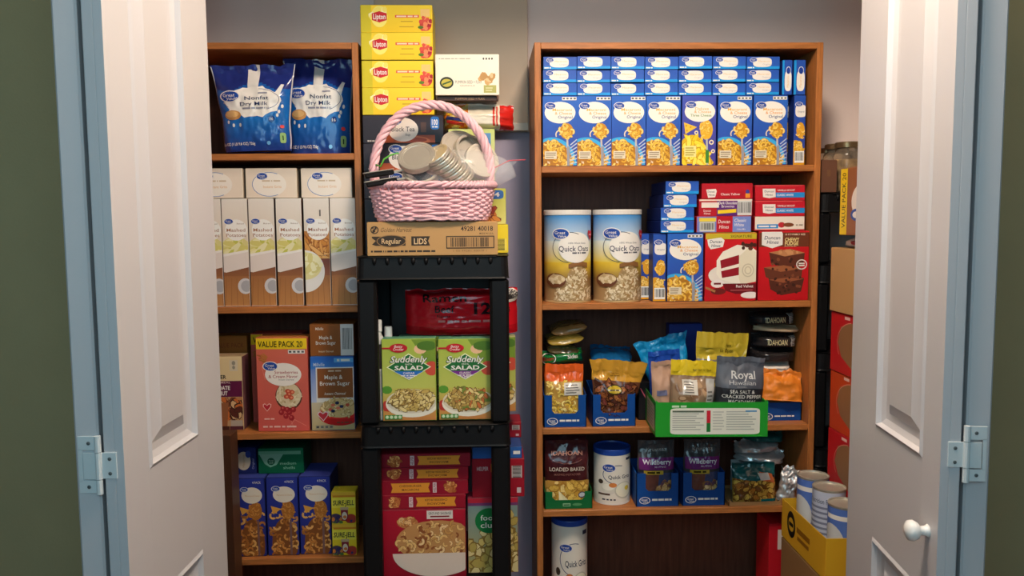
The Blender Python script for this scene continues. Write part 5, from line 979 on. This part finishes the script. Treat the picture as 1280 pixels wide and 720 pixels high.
c_ = P(926, 480, YI); pouch('nut_pouch', 'grey macadamia pouch with white lettering at the front of the green carton', 'food pouch', royal, .121, P(926, 449, YI).z-ZG, .045, (c_.x-.001, YI+.024, ZG), (0, rd(2.5), rd(-2)), lambda u, v: C(84, 88, 98) if v < .41 else C(42, 43, 48), None, seal=.08, rise=.35, flare=.02, wr=.004, seed=83, m=MATTEFILM)
def tanp(a): a.part('print').rect(.12, .42, .48, .50, C(110, 110, 140))
c_ = P(836, 480, YI+.03); pouch('nut_pouch', 'tan pouch at the left corner inside the green carton', 'food pouch', tanp, .075, P(836, 457, YI).z-ZG, .03, (c_.x+.004, YI+.064, ZG), (0, rd(-2), rd(3)), C(190, 150, 124), None, seal=.08, wr=.004, seed=85, nu=24, nv=26, m=MATTEFILM)
def bluep(a): a.part('label_panel').rect(.1, .45, .9, .62, C(200, 214, 226)); a.part('picture').ell(.35, .75, .3, .12, C(220, 220, 210), 18)
c_ = P(836, 460, YI+.06); pouch('snack_pouch', 'royal blue pouch behind the tan one in the green carton', 'food pouch', bluep, .085, P(836, 442, YI+.06).z-ZG, .035, (c_.x+.006, YI+.102, ZG), (0, rd(-3), rd(2)), C(30, 74, 170), None, seal=.08, wr=.005, seed=87, nu=24, nv=26)
c_ = P(848, 450, 2.15); pouch('snack_pouch', 'large cyan pouch rising behind the green carton at its left', 'food pouch', bluep, .096, P(838, 424, 2.15).z-ZG, .04, (c_.x, YI+.166, ZG), (0, rd(-13), rd(2)), C(24, 140, 196), None, seal=.12, flare=.62, wr=.008, seed=89)
def goldp(a): a.part('window').rect(.08, .34, .95, 1, C(110, 106, 100)); a.part('label_badge').ell(.52, .52, .24, .10, C(176, 156, 50), 20); a.ell(.52, .52, .18, .07, C(90, 84, 50), 20); a.part('lettering').T('Tear Here', .55, .14, .04, C(70, 60, 14), w=.24); a.T('to Open', .6, .2, .04, C(70, 60, 14), w=.26)
c_ = P(893, 440, YI+.12); pouch('nut_pouch', 'gold topped pouch at the back of the green carton', 'food pouch', goldp, .132, P(893, 417, YI+.12).z-ZG, .05, (c_.x+.004, YI+.115, ZG), (0, rd(4), 0), lambda u, v: C(190, 166, 50) if v < .3 else C(120, 114, 104), None, seal=.22, rise=.25, flare=.06, wr=.005, seed=91)
carton('snack_box', 'navy carton at the very back of the third shelf behind the cyan pouch', 'food box', None, 836, 878, 405, RZ[2]+.0005, YS+.17, .04, None, side=C(30, 50, 130))
# right end: blue tray, orange pouch, white pack, black pouches
displaytray('display_tray', 'dark blue display tray at the right end of the third shelf', 'display tray', traylogo, 948, 1002, RZ[2]+.0005, Y3+.03, .13, zpx(500, Y3+.03)-RZ[2], .09, 'blue display trays', DB, (.19, .81, .8))
tx3 = (P(948, 500, Y3+.03).x+P(1002, 500, Y3+.03).x)/2; YR = Y3+.03
zt = RZ[2]+.005
for i in range(2): pouch('snack_pouch', ('brown snack pouch inside the right display tray, front one', 'brown snack pouch inside the right display tray, rear one')[i], 'food pouch', None, .098, .105, .045, (tx3, YR+.035+.055*i, zt), (0, 0, 0), C(120, 80, 50), 'pouches in the right tray', seal=.1, seed=95+i, nu=16, nv=16)
zt = RZ[2]+.112
pouch('snack_pouch', 'orange pouch flopping over the right display tray', 'food pouch', None,  .112, .082, .03, (tx3+.001, YR-.008, zt-.058), (rd(-16), rd(3), rd(-5)), C(226, 130, 40), None, seal=.1, wr=.009, flare=-.1, seed=98, m=MATTEFILM, nu=28, nv=22)
def whtp(a): a.part('lettering').T('~MEASURE', .5, .35, .12, C(160, 150, 144), w=.5)
pouch('snack_pouch', 'white squared pack lying between orange pouch and black pouches', 'food pouch', whtp, .098, .036, .09, (tx3-.004, YR+.062, zt+.004), (0, 0, 0), C(232, 222, 210), None, seal=.02, rise=.25, bot=.6, wr=.002, seed=99, nu=22, nv=12, m=MATTEFILM)
def idaho(a): a.part('lettering').T('IDAHOAN', .46, .58, .36, C(206, 196, 150), w=.44, b=.015); a.part('barcode').bars(.78, .2, .99, .95, 9, C(206, 202, 196), C(90, 90, 90), True)
zt += .042
for i in range(3):
    pouch('potato_pouch', 'black potato pouch lying in the pile at the shelf end, %s' % ('lowest', 'middle', 'topmost')[i], 'food pouch', idaho if i else None, .122, .040, .10, (tx3+(-.002, 0, -.006)[i], YR+.068, zt), (0, rd((0, 1, -1)[i]), rd(2)), C(40, 36, 36) if i != 1 else C(44, 40, 40), 'black potato pouches', seal=.03, rise=.35, bot=.45, wr=.003, seed=101+i, nu=26, nv=14)
    if i == 1: zt += .004; pouch('snack_pouch', 'thin cream pouch lying between the black potato pouches', 'food pouch', None, .125, .018, .10, (tx3+.006, YR+.062, zt+.038), (0, rd(3), 0), C(214, 186, 150), None, seal=.05, rise=.5, bot=.3, wr=.003, seed=109, nu=20, nv=8); zt += .017
    zt += .041
# ---------------------------------------------------------------- fourth shelf
Y4 = YS+.014
def greenlogo(a): a.part('brand_logo').rect(.38, .68, .54, .86, C(150, 190, 150)); a.T('~POTATOES', .46, .78, .07, C(20, 100, 50), w=.13); a.ell(.68, .76, .1, .08, C(90, 150, 100), 14)
displaytray('display_tray', 'dark green display tray with a potato pouch on the fourth shelf', 'display tray', greenlogo, 680, 741, RZ[3]+.0005, Y4, .12, zpx(612, Y4)-RZ[3], .05, None, C(16, 104, 54), (.16, .84, .50))
def baked(a):
    a.part('potato_picture').rect(.03, .60, .97, .98, C(196, 146, 66)); a.fill(lambda u, v: v > .62+.1*abs(u-.5), (.06, .62, .94, .98), 60, .011, [C(240, 200, 100), C(226, 180, 80), C(250, 220, 140), C(214, 160, 60)], 'b', C(176, 126, 50), 1.3); a.poly([(.3, .75), (.6, .95), (.7, .98), (.3, .98)], C(250, 236, 190)); a.part('badge').ell(.84, .82, .09, .05, C(60, 60, 90), 16); a.ell(.84, .82, .07, .035, C(206, 206, 214), 14)
    a.part('lettering').T('IDAHOAN', .5, .19, .06, C(190, 130, 110), w=.72, b=.02); a.T('LOADED BAKED', .5, .42, .055, C(206, 190, 176), w=.8, b=.015); a.T('MASHED POTATOES', .5, .50, .03, C(150, 100, 90), w=.6); a.ring(.5, .25, .36, .09, .0015, C(130, 80, 70), 20, 160)
bx_ = (P(680, 600, Y4).x+P(741, 600, Y4).x)/2
for i in range(2): pouch('potato_pouch', ('dark maroon loaded baked potato pouch in the green tray', 'second maroon potato pouch behind the front one in the green tray')[i], 'food pouch', baked if i == 0 else None, .118, zpx(551, Y4)-RZ[3]-.003, .035, (bx_-.002, Y4+.026+.045*i, RZ[3]+.003), (rd(-1), 0, 0), lambda u, v: C(70, 26, 30) if v < .62 else C(206, 160, 80), 'maroon potato pouches', seal=.05, seed=111+i, nu=30 if i == 0 else 14, nv=34 if i == 0 else 14)
def gritstub(a):
    a.part('background').rect(0, 0, 1, 1, C(238, 230, 216)); a.ring(.55, .40, .26, .2, .002, C(60, 70, 110), 100, 290); a.part('bowl').ell(.40, .70, .14, .12, C(226, 220, 206), 20); a.ell(.39, .66, .11, .07, C(246, 240, 226), 20); a.ell(.47, .62, .07, .05, C(214, 130, 66), 14); a.ell(.25, .56, .05, .05, C(70, 56, 44), 12); a.rect(.2, .8, .42, .84, C(90, 66, 50)); a.ell(.68, .74, .18, .18, C(206, 200, 180), 22); a.ell(.68, .73, .16, .155, C(246, 240, 216), 22); a.ell(.74, .70, .05, .05, C(226, 196, 60), 10)
    gv(a, .40, .26, .11); a.part('lettering').T('Quick Grits', .60, .45, .075, C(30, 34, 60), w=.42, b=.01); a.T('~NET WT 24 OZ', .4, .93, .03, C(60, 60, 70), w=.24); a.rect(.72, .06, .84, .11, C(60, 60, 80))
def gtub(label, x0, x1, yt, z, Y, grp):
    a_ = P(x0, 600, Y-.03); b_ = P(x1, 600, Y-.03); rad = (b_.x-a_.x)/2*.97; return tub('grits_tub', label, 'food tub', gritstub, (a_.x+b_.x)/2, Y, z, rad, P(760, yt, Y-rad).z-z, grp, lid=C(30, 70, 160), lidh=.016)
gtub('white quick grits tub with blue lid between green and blue trays', 743.5, 790, 563, RZ[3]+.0005, Y4+.068, 'quick grits tubs')
def wild(a): a.part('window').rect(.04, .50, .96, .98, C(60, 70, 110)); a.poly([(.12, .5), (.55, .5), (.5, .9), (.1, .9)], C(110, 66, 56)); a.fill(lambda u, v: u+v*.6 > 1.0 and v > .64, (.3, .6, .95, .96), 30, .0085, [C(222, 180, 120), C(236, 200, 150), C(196, 146, 90), C(90, 60, 90)], 'b', C(140, 96, 56), 1.2); a.part('band').rect(.03, .26, .97, .45, C(110, 40, 110)); a.ell(.5, .14, .36, .08, C(70, 70, 74), 20); a.part('lettering').T('Krusteaz', .5, .14, .055, C(150, 148, 146), w=.56, b=.015); a.T('Wildberry', .5, .325, .07, C(230, 220, 224), w=.78, b=.02); a.T('MUFFINS', .58, .40, .03, C(206, 180, 206), w=.3); a.part('banner').rect(.14, .46, .66, .52, C(190, 160, 50)); a.T('~MUFFIN MIX', .4, .49, .03, C(60, 50, 10), w=.34)
for i, (x0, x1) in enumerate(((795.5, 850), (853.5, 908))):
    displaytray('display_tray', ('blue display tray with a wildberry muffin pouch beside the grits tub', 'blue display tray with a wildberry muffin pouch, the right one of two')[i], 'display tray', traylogo, x0, x1, RZ[3]+.0005, Y4+.004, .13, zpx(592, Y4)-RZ[3], .095, 'blue display trays', DB, (.22, .82, .46))
    xx = (P(x0, 600, Y4).x+P(x1, 600, Y4).x)/2
    pouch('muffin_mix_pouch', ('purple wildberry muffin pouch in the tray next to the grits tub', 'purple wildberry muffin pouch in the right hand blue tray')[i], 'food pouch', wild, .100, zpx(551, Y4+.02)-RZ[3]-.003, .036, (xx, Y4+.03, RZ[3]+.003), (rd(-1), 0, 0), lambda u, v: C(64, 62, 66) if v < .5 else C(40, 60, 120), 'wildberry muffin pouches', seal=.06, seed=121+i, nu=26, nv=30)
displaytray('display_tray', 'low brown cardboard tray under the chip pouch at the right', 'display tray', None, 912, 981, RZ[3]+.0005, Y4-.006, .14, .011, .011, None, C(170, 126, 80), (.01, .99, .95))
def chips(a): a.part('food_picture').fill(lambda u, v: v > .42, (.04, .42, .96, .92), 110, .007, [C(206, 150, 60), C(226, 180, 80), C(176, 110, 44), C(120, 70, 30)], 'b', C(110, 66, 24), 1.2); a.part('band').poly([(.02, .05), (.98, .05), (.98, .3), (.5, .45), (.02, .38)], C(20, 84, 84)); a.poly([(.6, .22), (.9, .28), (.95, .5), (.66, .44)], C(206, 100, 50)); a.rect(.6, .9, .98, .98, C(20, 110, 110)); a.poly([(.55, .25), (.8, .25), (.85, .42), (.6, .42)], C(200, 190, 180))
cx4 = (P(917, 620, Y4).x+P(975, 620, Y4).x)/2
pouch('pasta_side_pouch', 'teal pouch of noodles standing in the low cardboard tray', 'food pouch', chips, .118, zpx(584, Y4)-RZ[3]-.003, .04, (cx4, Y4+.024, RZ[3]+.003), (rd(-6), 0, 0), lambda u, v: C(20, 70, 72) if v < .4 else C(196, 146, 66), None, seal=.06, seed=131)
SILV = mat('silver_film', C(206, 204, 204), rough=.28, metal=.55, bump=.4, bscale=22)
for i, (dx, yz, cf, lb, w, h, rot) in enumerate(((.002, .002, C(206, 200, 196), 'crumpled silver pouch lying over the teal noodle pouch', .135, .035, (0, 5, -6)), (-.006, .034, C(196, 190, 190), 'crumpled silver pouch on top of the lower silver one', .125, .036, (0, -4, 5)), (.012, .066, C(20, 84, 84), 'dark teal pouch at the top of the silver pile', .11, .028, (0, 3, 0)))):
    pouch('foil_pouch', lb, 'food pouch', None, w, h, .09, (cx4+.032+dx, Y4+.09, RZ[3]+.100+yz-.012), tuple(rd(x) for x in rot), cf, 'foil pouches at the right end', seal=.05, rise=.5, bot=.3, wr=.010, seed=141+i, nu=30, nv=14, m=SILV if i < 2 else MATTEFILM)
for k, yy in enumerate((.075, .12)): pouch('foil_pouch', ('plain silver pouch standing behind the teal noodle pouch', 'plain silver pouch at the back of the cardboard tray')[k], 'food pouch', None, .11, .088, .035, (cx4+.02, Y4+yy, RZ[3]+.003), (0, 0, 0), C(190, 186, 184), 'foil pouches at the right end', seal=.1, seed=151+k, nu=12, nv=12, m=SILV)
c_ = P(983, 620, YS-.06)
pouch('foil_pouch', 'silver pouch drooping over the shelf edge above the cans', 'food pouch', None, .045, .095, .03, (P(982, 620, YS+.02).x, YS+.026, RZ[3]+.002), (0, rd(12), rd(-20)), C(200, 196, 194), 'foil pouches at the right end', seal=.08, wr=.009, flare=.4, seed=161, m=SILV, nu=20, nv=24)
# ---------------------------------------------------------------- fifth shelf
gtub('white quick grits tub on the lowest visible shelf at the left', 690, 736, 651, RZ[4]+.0005, YS+.09, 'quick grits tubs')
carton('snack_box', 'red and white carton on the lowest visible shelf at the right', 'food box', lambda a: a.part('label_panel').rect(.3, .06, .95, .3, C(226, 214, 206)), 961, 997, 655, RZ[4]+.0005, YS+.03, .1, None, side=C(186, 24, 36))
# ---------------------------------------------------------------- right wall: rack, jars, cartons, cans
RXW = RX1+.008
RD = [P(1035, 241, 2.10).z, P(1032, 330, 2.10).z, P(1030, 440, 2.10).z, P(1028, 560, 2.10).z, .25]
black_unit('black plastic shelving unit half hidden beyond the right bookcase', RXW, 1.20, 2.092, 2.335, RD, .05, .030, 'black plastic shelving units')
JB = mat('jar_glass', C(226, 216, 196), rough=.06, trans=.9, ior=1.3)
hb_ = P(1036, 200, 2.105).z-RD[0]
jc = carton('jar_carton', 'brown cardboard carton on the black rack in front of the jars', 'carton', lambda a: a.part('tape').rect(.40, .3, .6, .5, C(120, 84, 58)), 1025.5, 1046.5, 200, RD[0]+.001, 2.100, .045, None, side=C(110, 74, 56))
for i, (x, yt, Y) in enumerate(((1034, 186, 2.225), (1046, 180.5, 2.195), (1059, 178, 2.150))):
    rad = .037; h = P(x, yt, Y).z-RD[0]-.001; c_ = P(x, 210, Y); o = thing('canning_jar', ('glass canning jar furthest back, nearest the bookcase', 'glass canning jar in the middle of the three beyond the bookcase', 'glass canning jar nearest the right door with dark fruit')[i], 'jar', (max(c_.x, RXW+rad+.012), Y, RD[0]+.001), g='canning jars on the black rack')
    MB().lathe([(rad*.9, 0), (rad, .006), (rad, h*.70), (rad*.94, h*.78), (rad*.80, h*.84), (rad*.78, h*.90)], 32).build('jar_glass', JB, o, smooth=True)
    MB().lathe([(rad*.9, .004), (rad*.95, .008), (rad*.95, h*.62), (rad*.9, h*.66)], 28).build('jar_contents', mat('preserves_%d' % i, C((150, 110, 70), (196, 176, 130), (190, 170, 130))[i] if False else C([(150, 110, 70), (176, 150, 100), (196, 160, 110)][i]), rough=.5, var=.4, vscale=60), o, smooth=True)
    MB().lathe([(rad*.86, h*.885), (rad*.90, h*.89), (rad*.90, h*.975), (rad*.85, h), (0, h)], 32).build('screw_lid', mat('brass_lid', C(150, 130, 96), rough=.3, metal=.8), o)
def sidecarton(name, label, cat, art, x, yfar, L, z, h, D, g=None, **k):
    """carton along the right wall; its printed face is the plane x and runs from yfar toward the camera"""
    r = carton(name, label, cat, art, 1000, 1040, 400, z, 2.0, D, g, w=L, h=h, **k); r.rotation_euler = (0, 0, -math.pi/2); r.location = (x+D/2, yfar-L/2, z); return r
def canhole(a, kind=0):
    c = C(200, 26, 36) if not kind else C(206, 66, 30)
    a.part('background').rect(0, 0, 1, 1, c); a.part('cutout').poly([(.16, .5), (.22, .22), (.42, .12), (.95, .12), (.98, .5), (.9, .95), (.5, .9), (.24, .72)], C(150, 108, 72)); a.ring(.5, .5, .36, .40, .002, C(226, 150, 130), 150, 260); a.part('lettering').T('~24 PACK', .5, .05, .05, C(240, 200, 190), w=.4)
SXF = P(1034.5, 500, 2.03).x+.004
zt0 = P(1037, 388, 2.03).z; hs = (zt0-P(1034, 604, 2.03).z)/3
sidecarton('can_carton', 'large brown carton on the floor under the red cartons by the right wall', 'carton', None, SXF, 2.035, .27, .001, zt0-3*hs-.003, .25, None, side=C(170, 126, 80))
for i in range(3):
    sidecarton('can_carton', 'red drink carton with torn oval opening by the right door, %s of three' % ('lowest', 'middle', 'top')[i], 'carton', canhole, SXF+.002*(i == 1), 2.03, .26, zt0-(3-i)*hs, hs-.0016, .25, 'red drink cartons by the right wall', side=C(176, 22, 34) if i != 1 else C(190, 60, 30), top=C(190, 30, 40), ax=int(i == 1))
hcb = P(1034, 309, 2.03).z-zt0
sidecarton('cardboard_box', 'plain brown cardboard box on top of the red drink cartons', 'box', lambda a: (a.part('tape').rect(.5, .38, 1, .44, C(176, 134, 84))), SXF-.004, 2.032, .27, zt0+.001, hcb-.002, .25, None, side=C(196, 156, 104))
zb = zt0+hcb+.001
pouch('paper_bag', 'crumpled white and red paper bag on the cardboard box', 'bag', lambda a: a.part('print').ell(.6, .5, .2, .3, C(196, 60, 60), 14), .20, .030, .10, (SXF+.06, 1.93, zb), (0, 0, rd(-90)), C(226, 216, 208), None, seal=.05, rise=.5, bot=.4, wr=.006, seed=171, m=MATTEFILM, nu=26, nv=12)
def vpside(a): a.part('background').rect(0, 0, 1, 1, C(150, 92, 56)); a.rect(0, 0, .22, 1, YEL); a.part('label_oval').ell(.68, .5, .32, .26, C(236, 226, 214), 24); a.part('brand_logo').ell(.5, .70, .16, .09, C(40, 80, 160), 16); a.ell(.5, .70, .1, .05, WHT, 12); a.part('lettering').T('VALUE PACK 20', .115, .48, .11, C(70, 56, 20), w=.84, rot=90, b=.012); a.T('Maple', .74, .45, .10, C(120, 90, 70), w=.3, rot=90)
zv = zb+.032; hv = P(1052, 211, 1.95).z-zv
sidecarton('oatmeal_box', 'brown oatmeal carton with vertical yellow value pack band by the right door', 'food box', vpside, P(1050, 260, 1.955).x, 1.955, .17, zv, hv, .07, None, side=C(136, 82, 50), front=C(150, 92, 56))
# tray of cans on a carton
TX0 = P(981, 640, 2.0).x; TX1 = SXF-.004
zty = P(982, 626, 2.0).z
carton('cardboard_box', 'brown carton on the floor carrying the yellow can tray', 'box', None, 900, 940, 600, .001, 1.74, .28, None, side=C(150, 112, 72), w=TX1-TX0, h=zty-.105).location.x = (TX0+TX1)/2
tr = thing('can_tray', 'yellow cardboard tray of cans with a black oval logo', 'tray', ((TX0+TX1)/2, 1.885, zty-.100)); w = TX1-TX0; L = .27; th = .100; YT = C(222, 168, 40)
MB().box(-w/2, -w/2+.002, -L/2, L/2, 0, th, b=.0004, col=YT).build('side_panel', PRINT, tr, colored=True); MB().box(w/2-.002, w/2, -L/2, L/2, 0, th, b=.0004, col=YT).build('side_panel', PRINT, tr, colored=True)
MB().box(-w/2+.002, w/2-.002, -L/2, -L/2+.002, 0, th, b=.0004, col=YT).build('end_panel', PRINT, tr, colored=True); MB().box(-w/2+.002, w/2-.002, L/2-.002, L/2, 0, th, b=.0004, col=YT).build('end_panel', PRINT, tr, colored=True); MB().box(-w/2+.002, w/2-.002, -L/2+.002, L/2-.002, 0, .002, b=.0004, col=YT).build('bottom_panel', PRINT, tr, colored=True)
A_ = Art(L, th, 3); A_.part('brand_logo').ell(.24, .46, .10, .34, BLK, 24); A_.ell(.24, .46, .065, .18, C(222, 168, 40), 18); A_.T('~GREAT', .24, .46, .10, BLK, w=.1); A_.part('lettering').T('~California', .52, .45, .14, C(150, 96, 20), w=.3); A_.T('~Tomatoes', .52, .65, .1, C(150, 96, 20), w=.26)
place(A_.meshes(lambda u, v, o: (-w/2-o, L/2-u*L, (1-v)*th), PRINT), tr)
def canlab(a, k=0): a.part('paper_label').rect(.02, 0, .98, 1, C(84, 116, 190) if k != 1 else C(190, 196, 214)); a.ell(.42, .55, .16, .3, C(206, 206, 206), 22) if k != 1 else bag_lines(a, .3, .2, .8, .8, 8, C(120, 126, 150)); a.part('lettering').T(('~Pumpkin', 'Nutrition Facts', '~Tomato')[k], .5, .14, .07, WHT if k != 1 else C(60, 64, 90), w=.3)
for i, Y in enumerate((1.962, 1.874, 1.792)):
    rad = .0385; h = P(1018, 594, 1.955).z-(zty-.100)-.003-(.012 if i == 2 else 0); r = thing('food_can', ('tin can with blue label furthest back in the yellow tray', 'tin can with pale nutrition label in the middle of the yellow tray', 'tin can with blue label nearest the right door')[i], 'can', ((TX0+TX1)/2+.003*(i-1), Y, zty-.0975), (0, 0, rd(-50)), 'cans in the yellow tray')
    MB().lathe([(rad*.97, 0), (rad*1.01, .002), (rad*.985, .005), (rad*.985, h-.005), (rad*1.015, h-.003), (rad*1.015, h), (rad*.95, h), (rad*.93, h-.004), (rad*.5, h-.0045), (0, h-.0045)], 36).build('can_body', TIN, r)
    place((lambda A: (canlab(A, i), A.meshes(lambda u, v, o: ((rad*.985+o)*math.sin((u-.5)*5.6), -(rad*.985+o)*math.cos((u-.5)*5.6), .006+(1-v)*(h-.012)), PRINT, step=.014, base=.0005, dk=.00003))[1])(Art(rad*5.6, h-.012)), r)
# clear wrap over the front of the can tray
# ---------------------------------------------------------------- link everything
for o in LINKS: COL.objects.link(o)
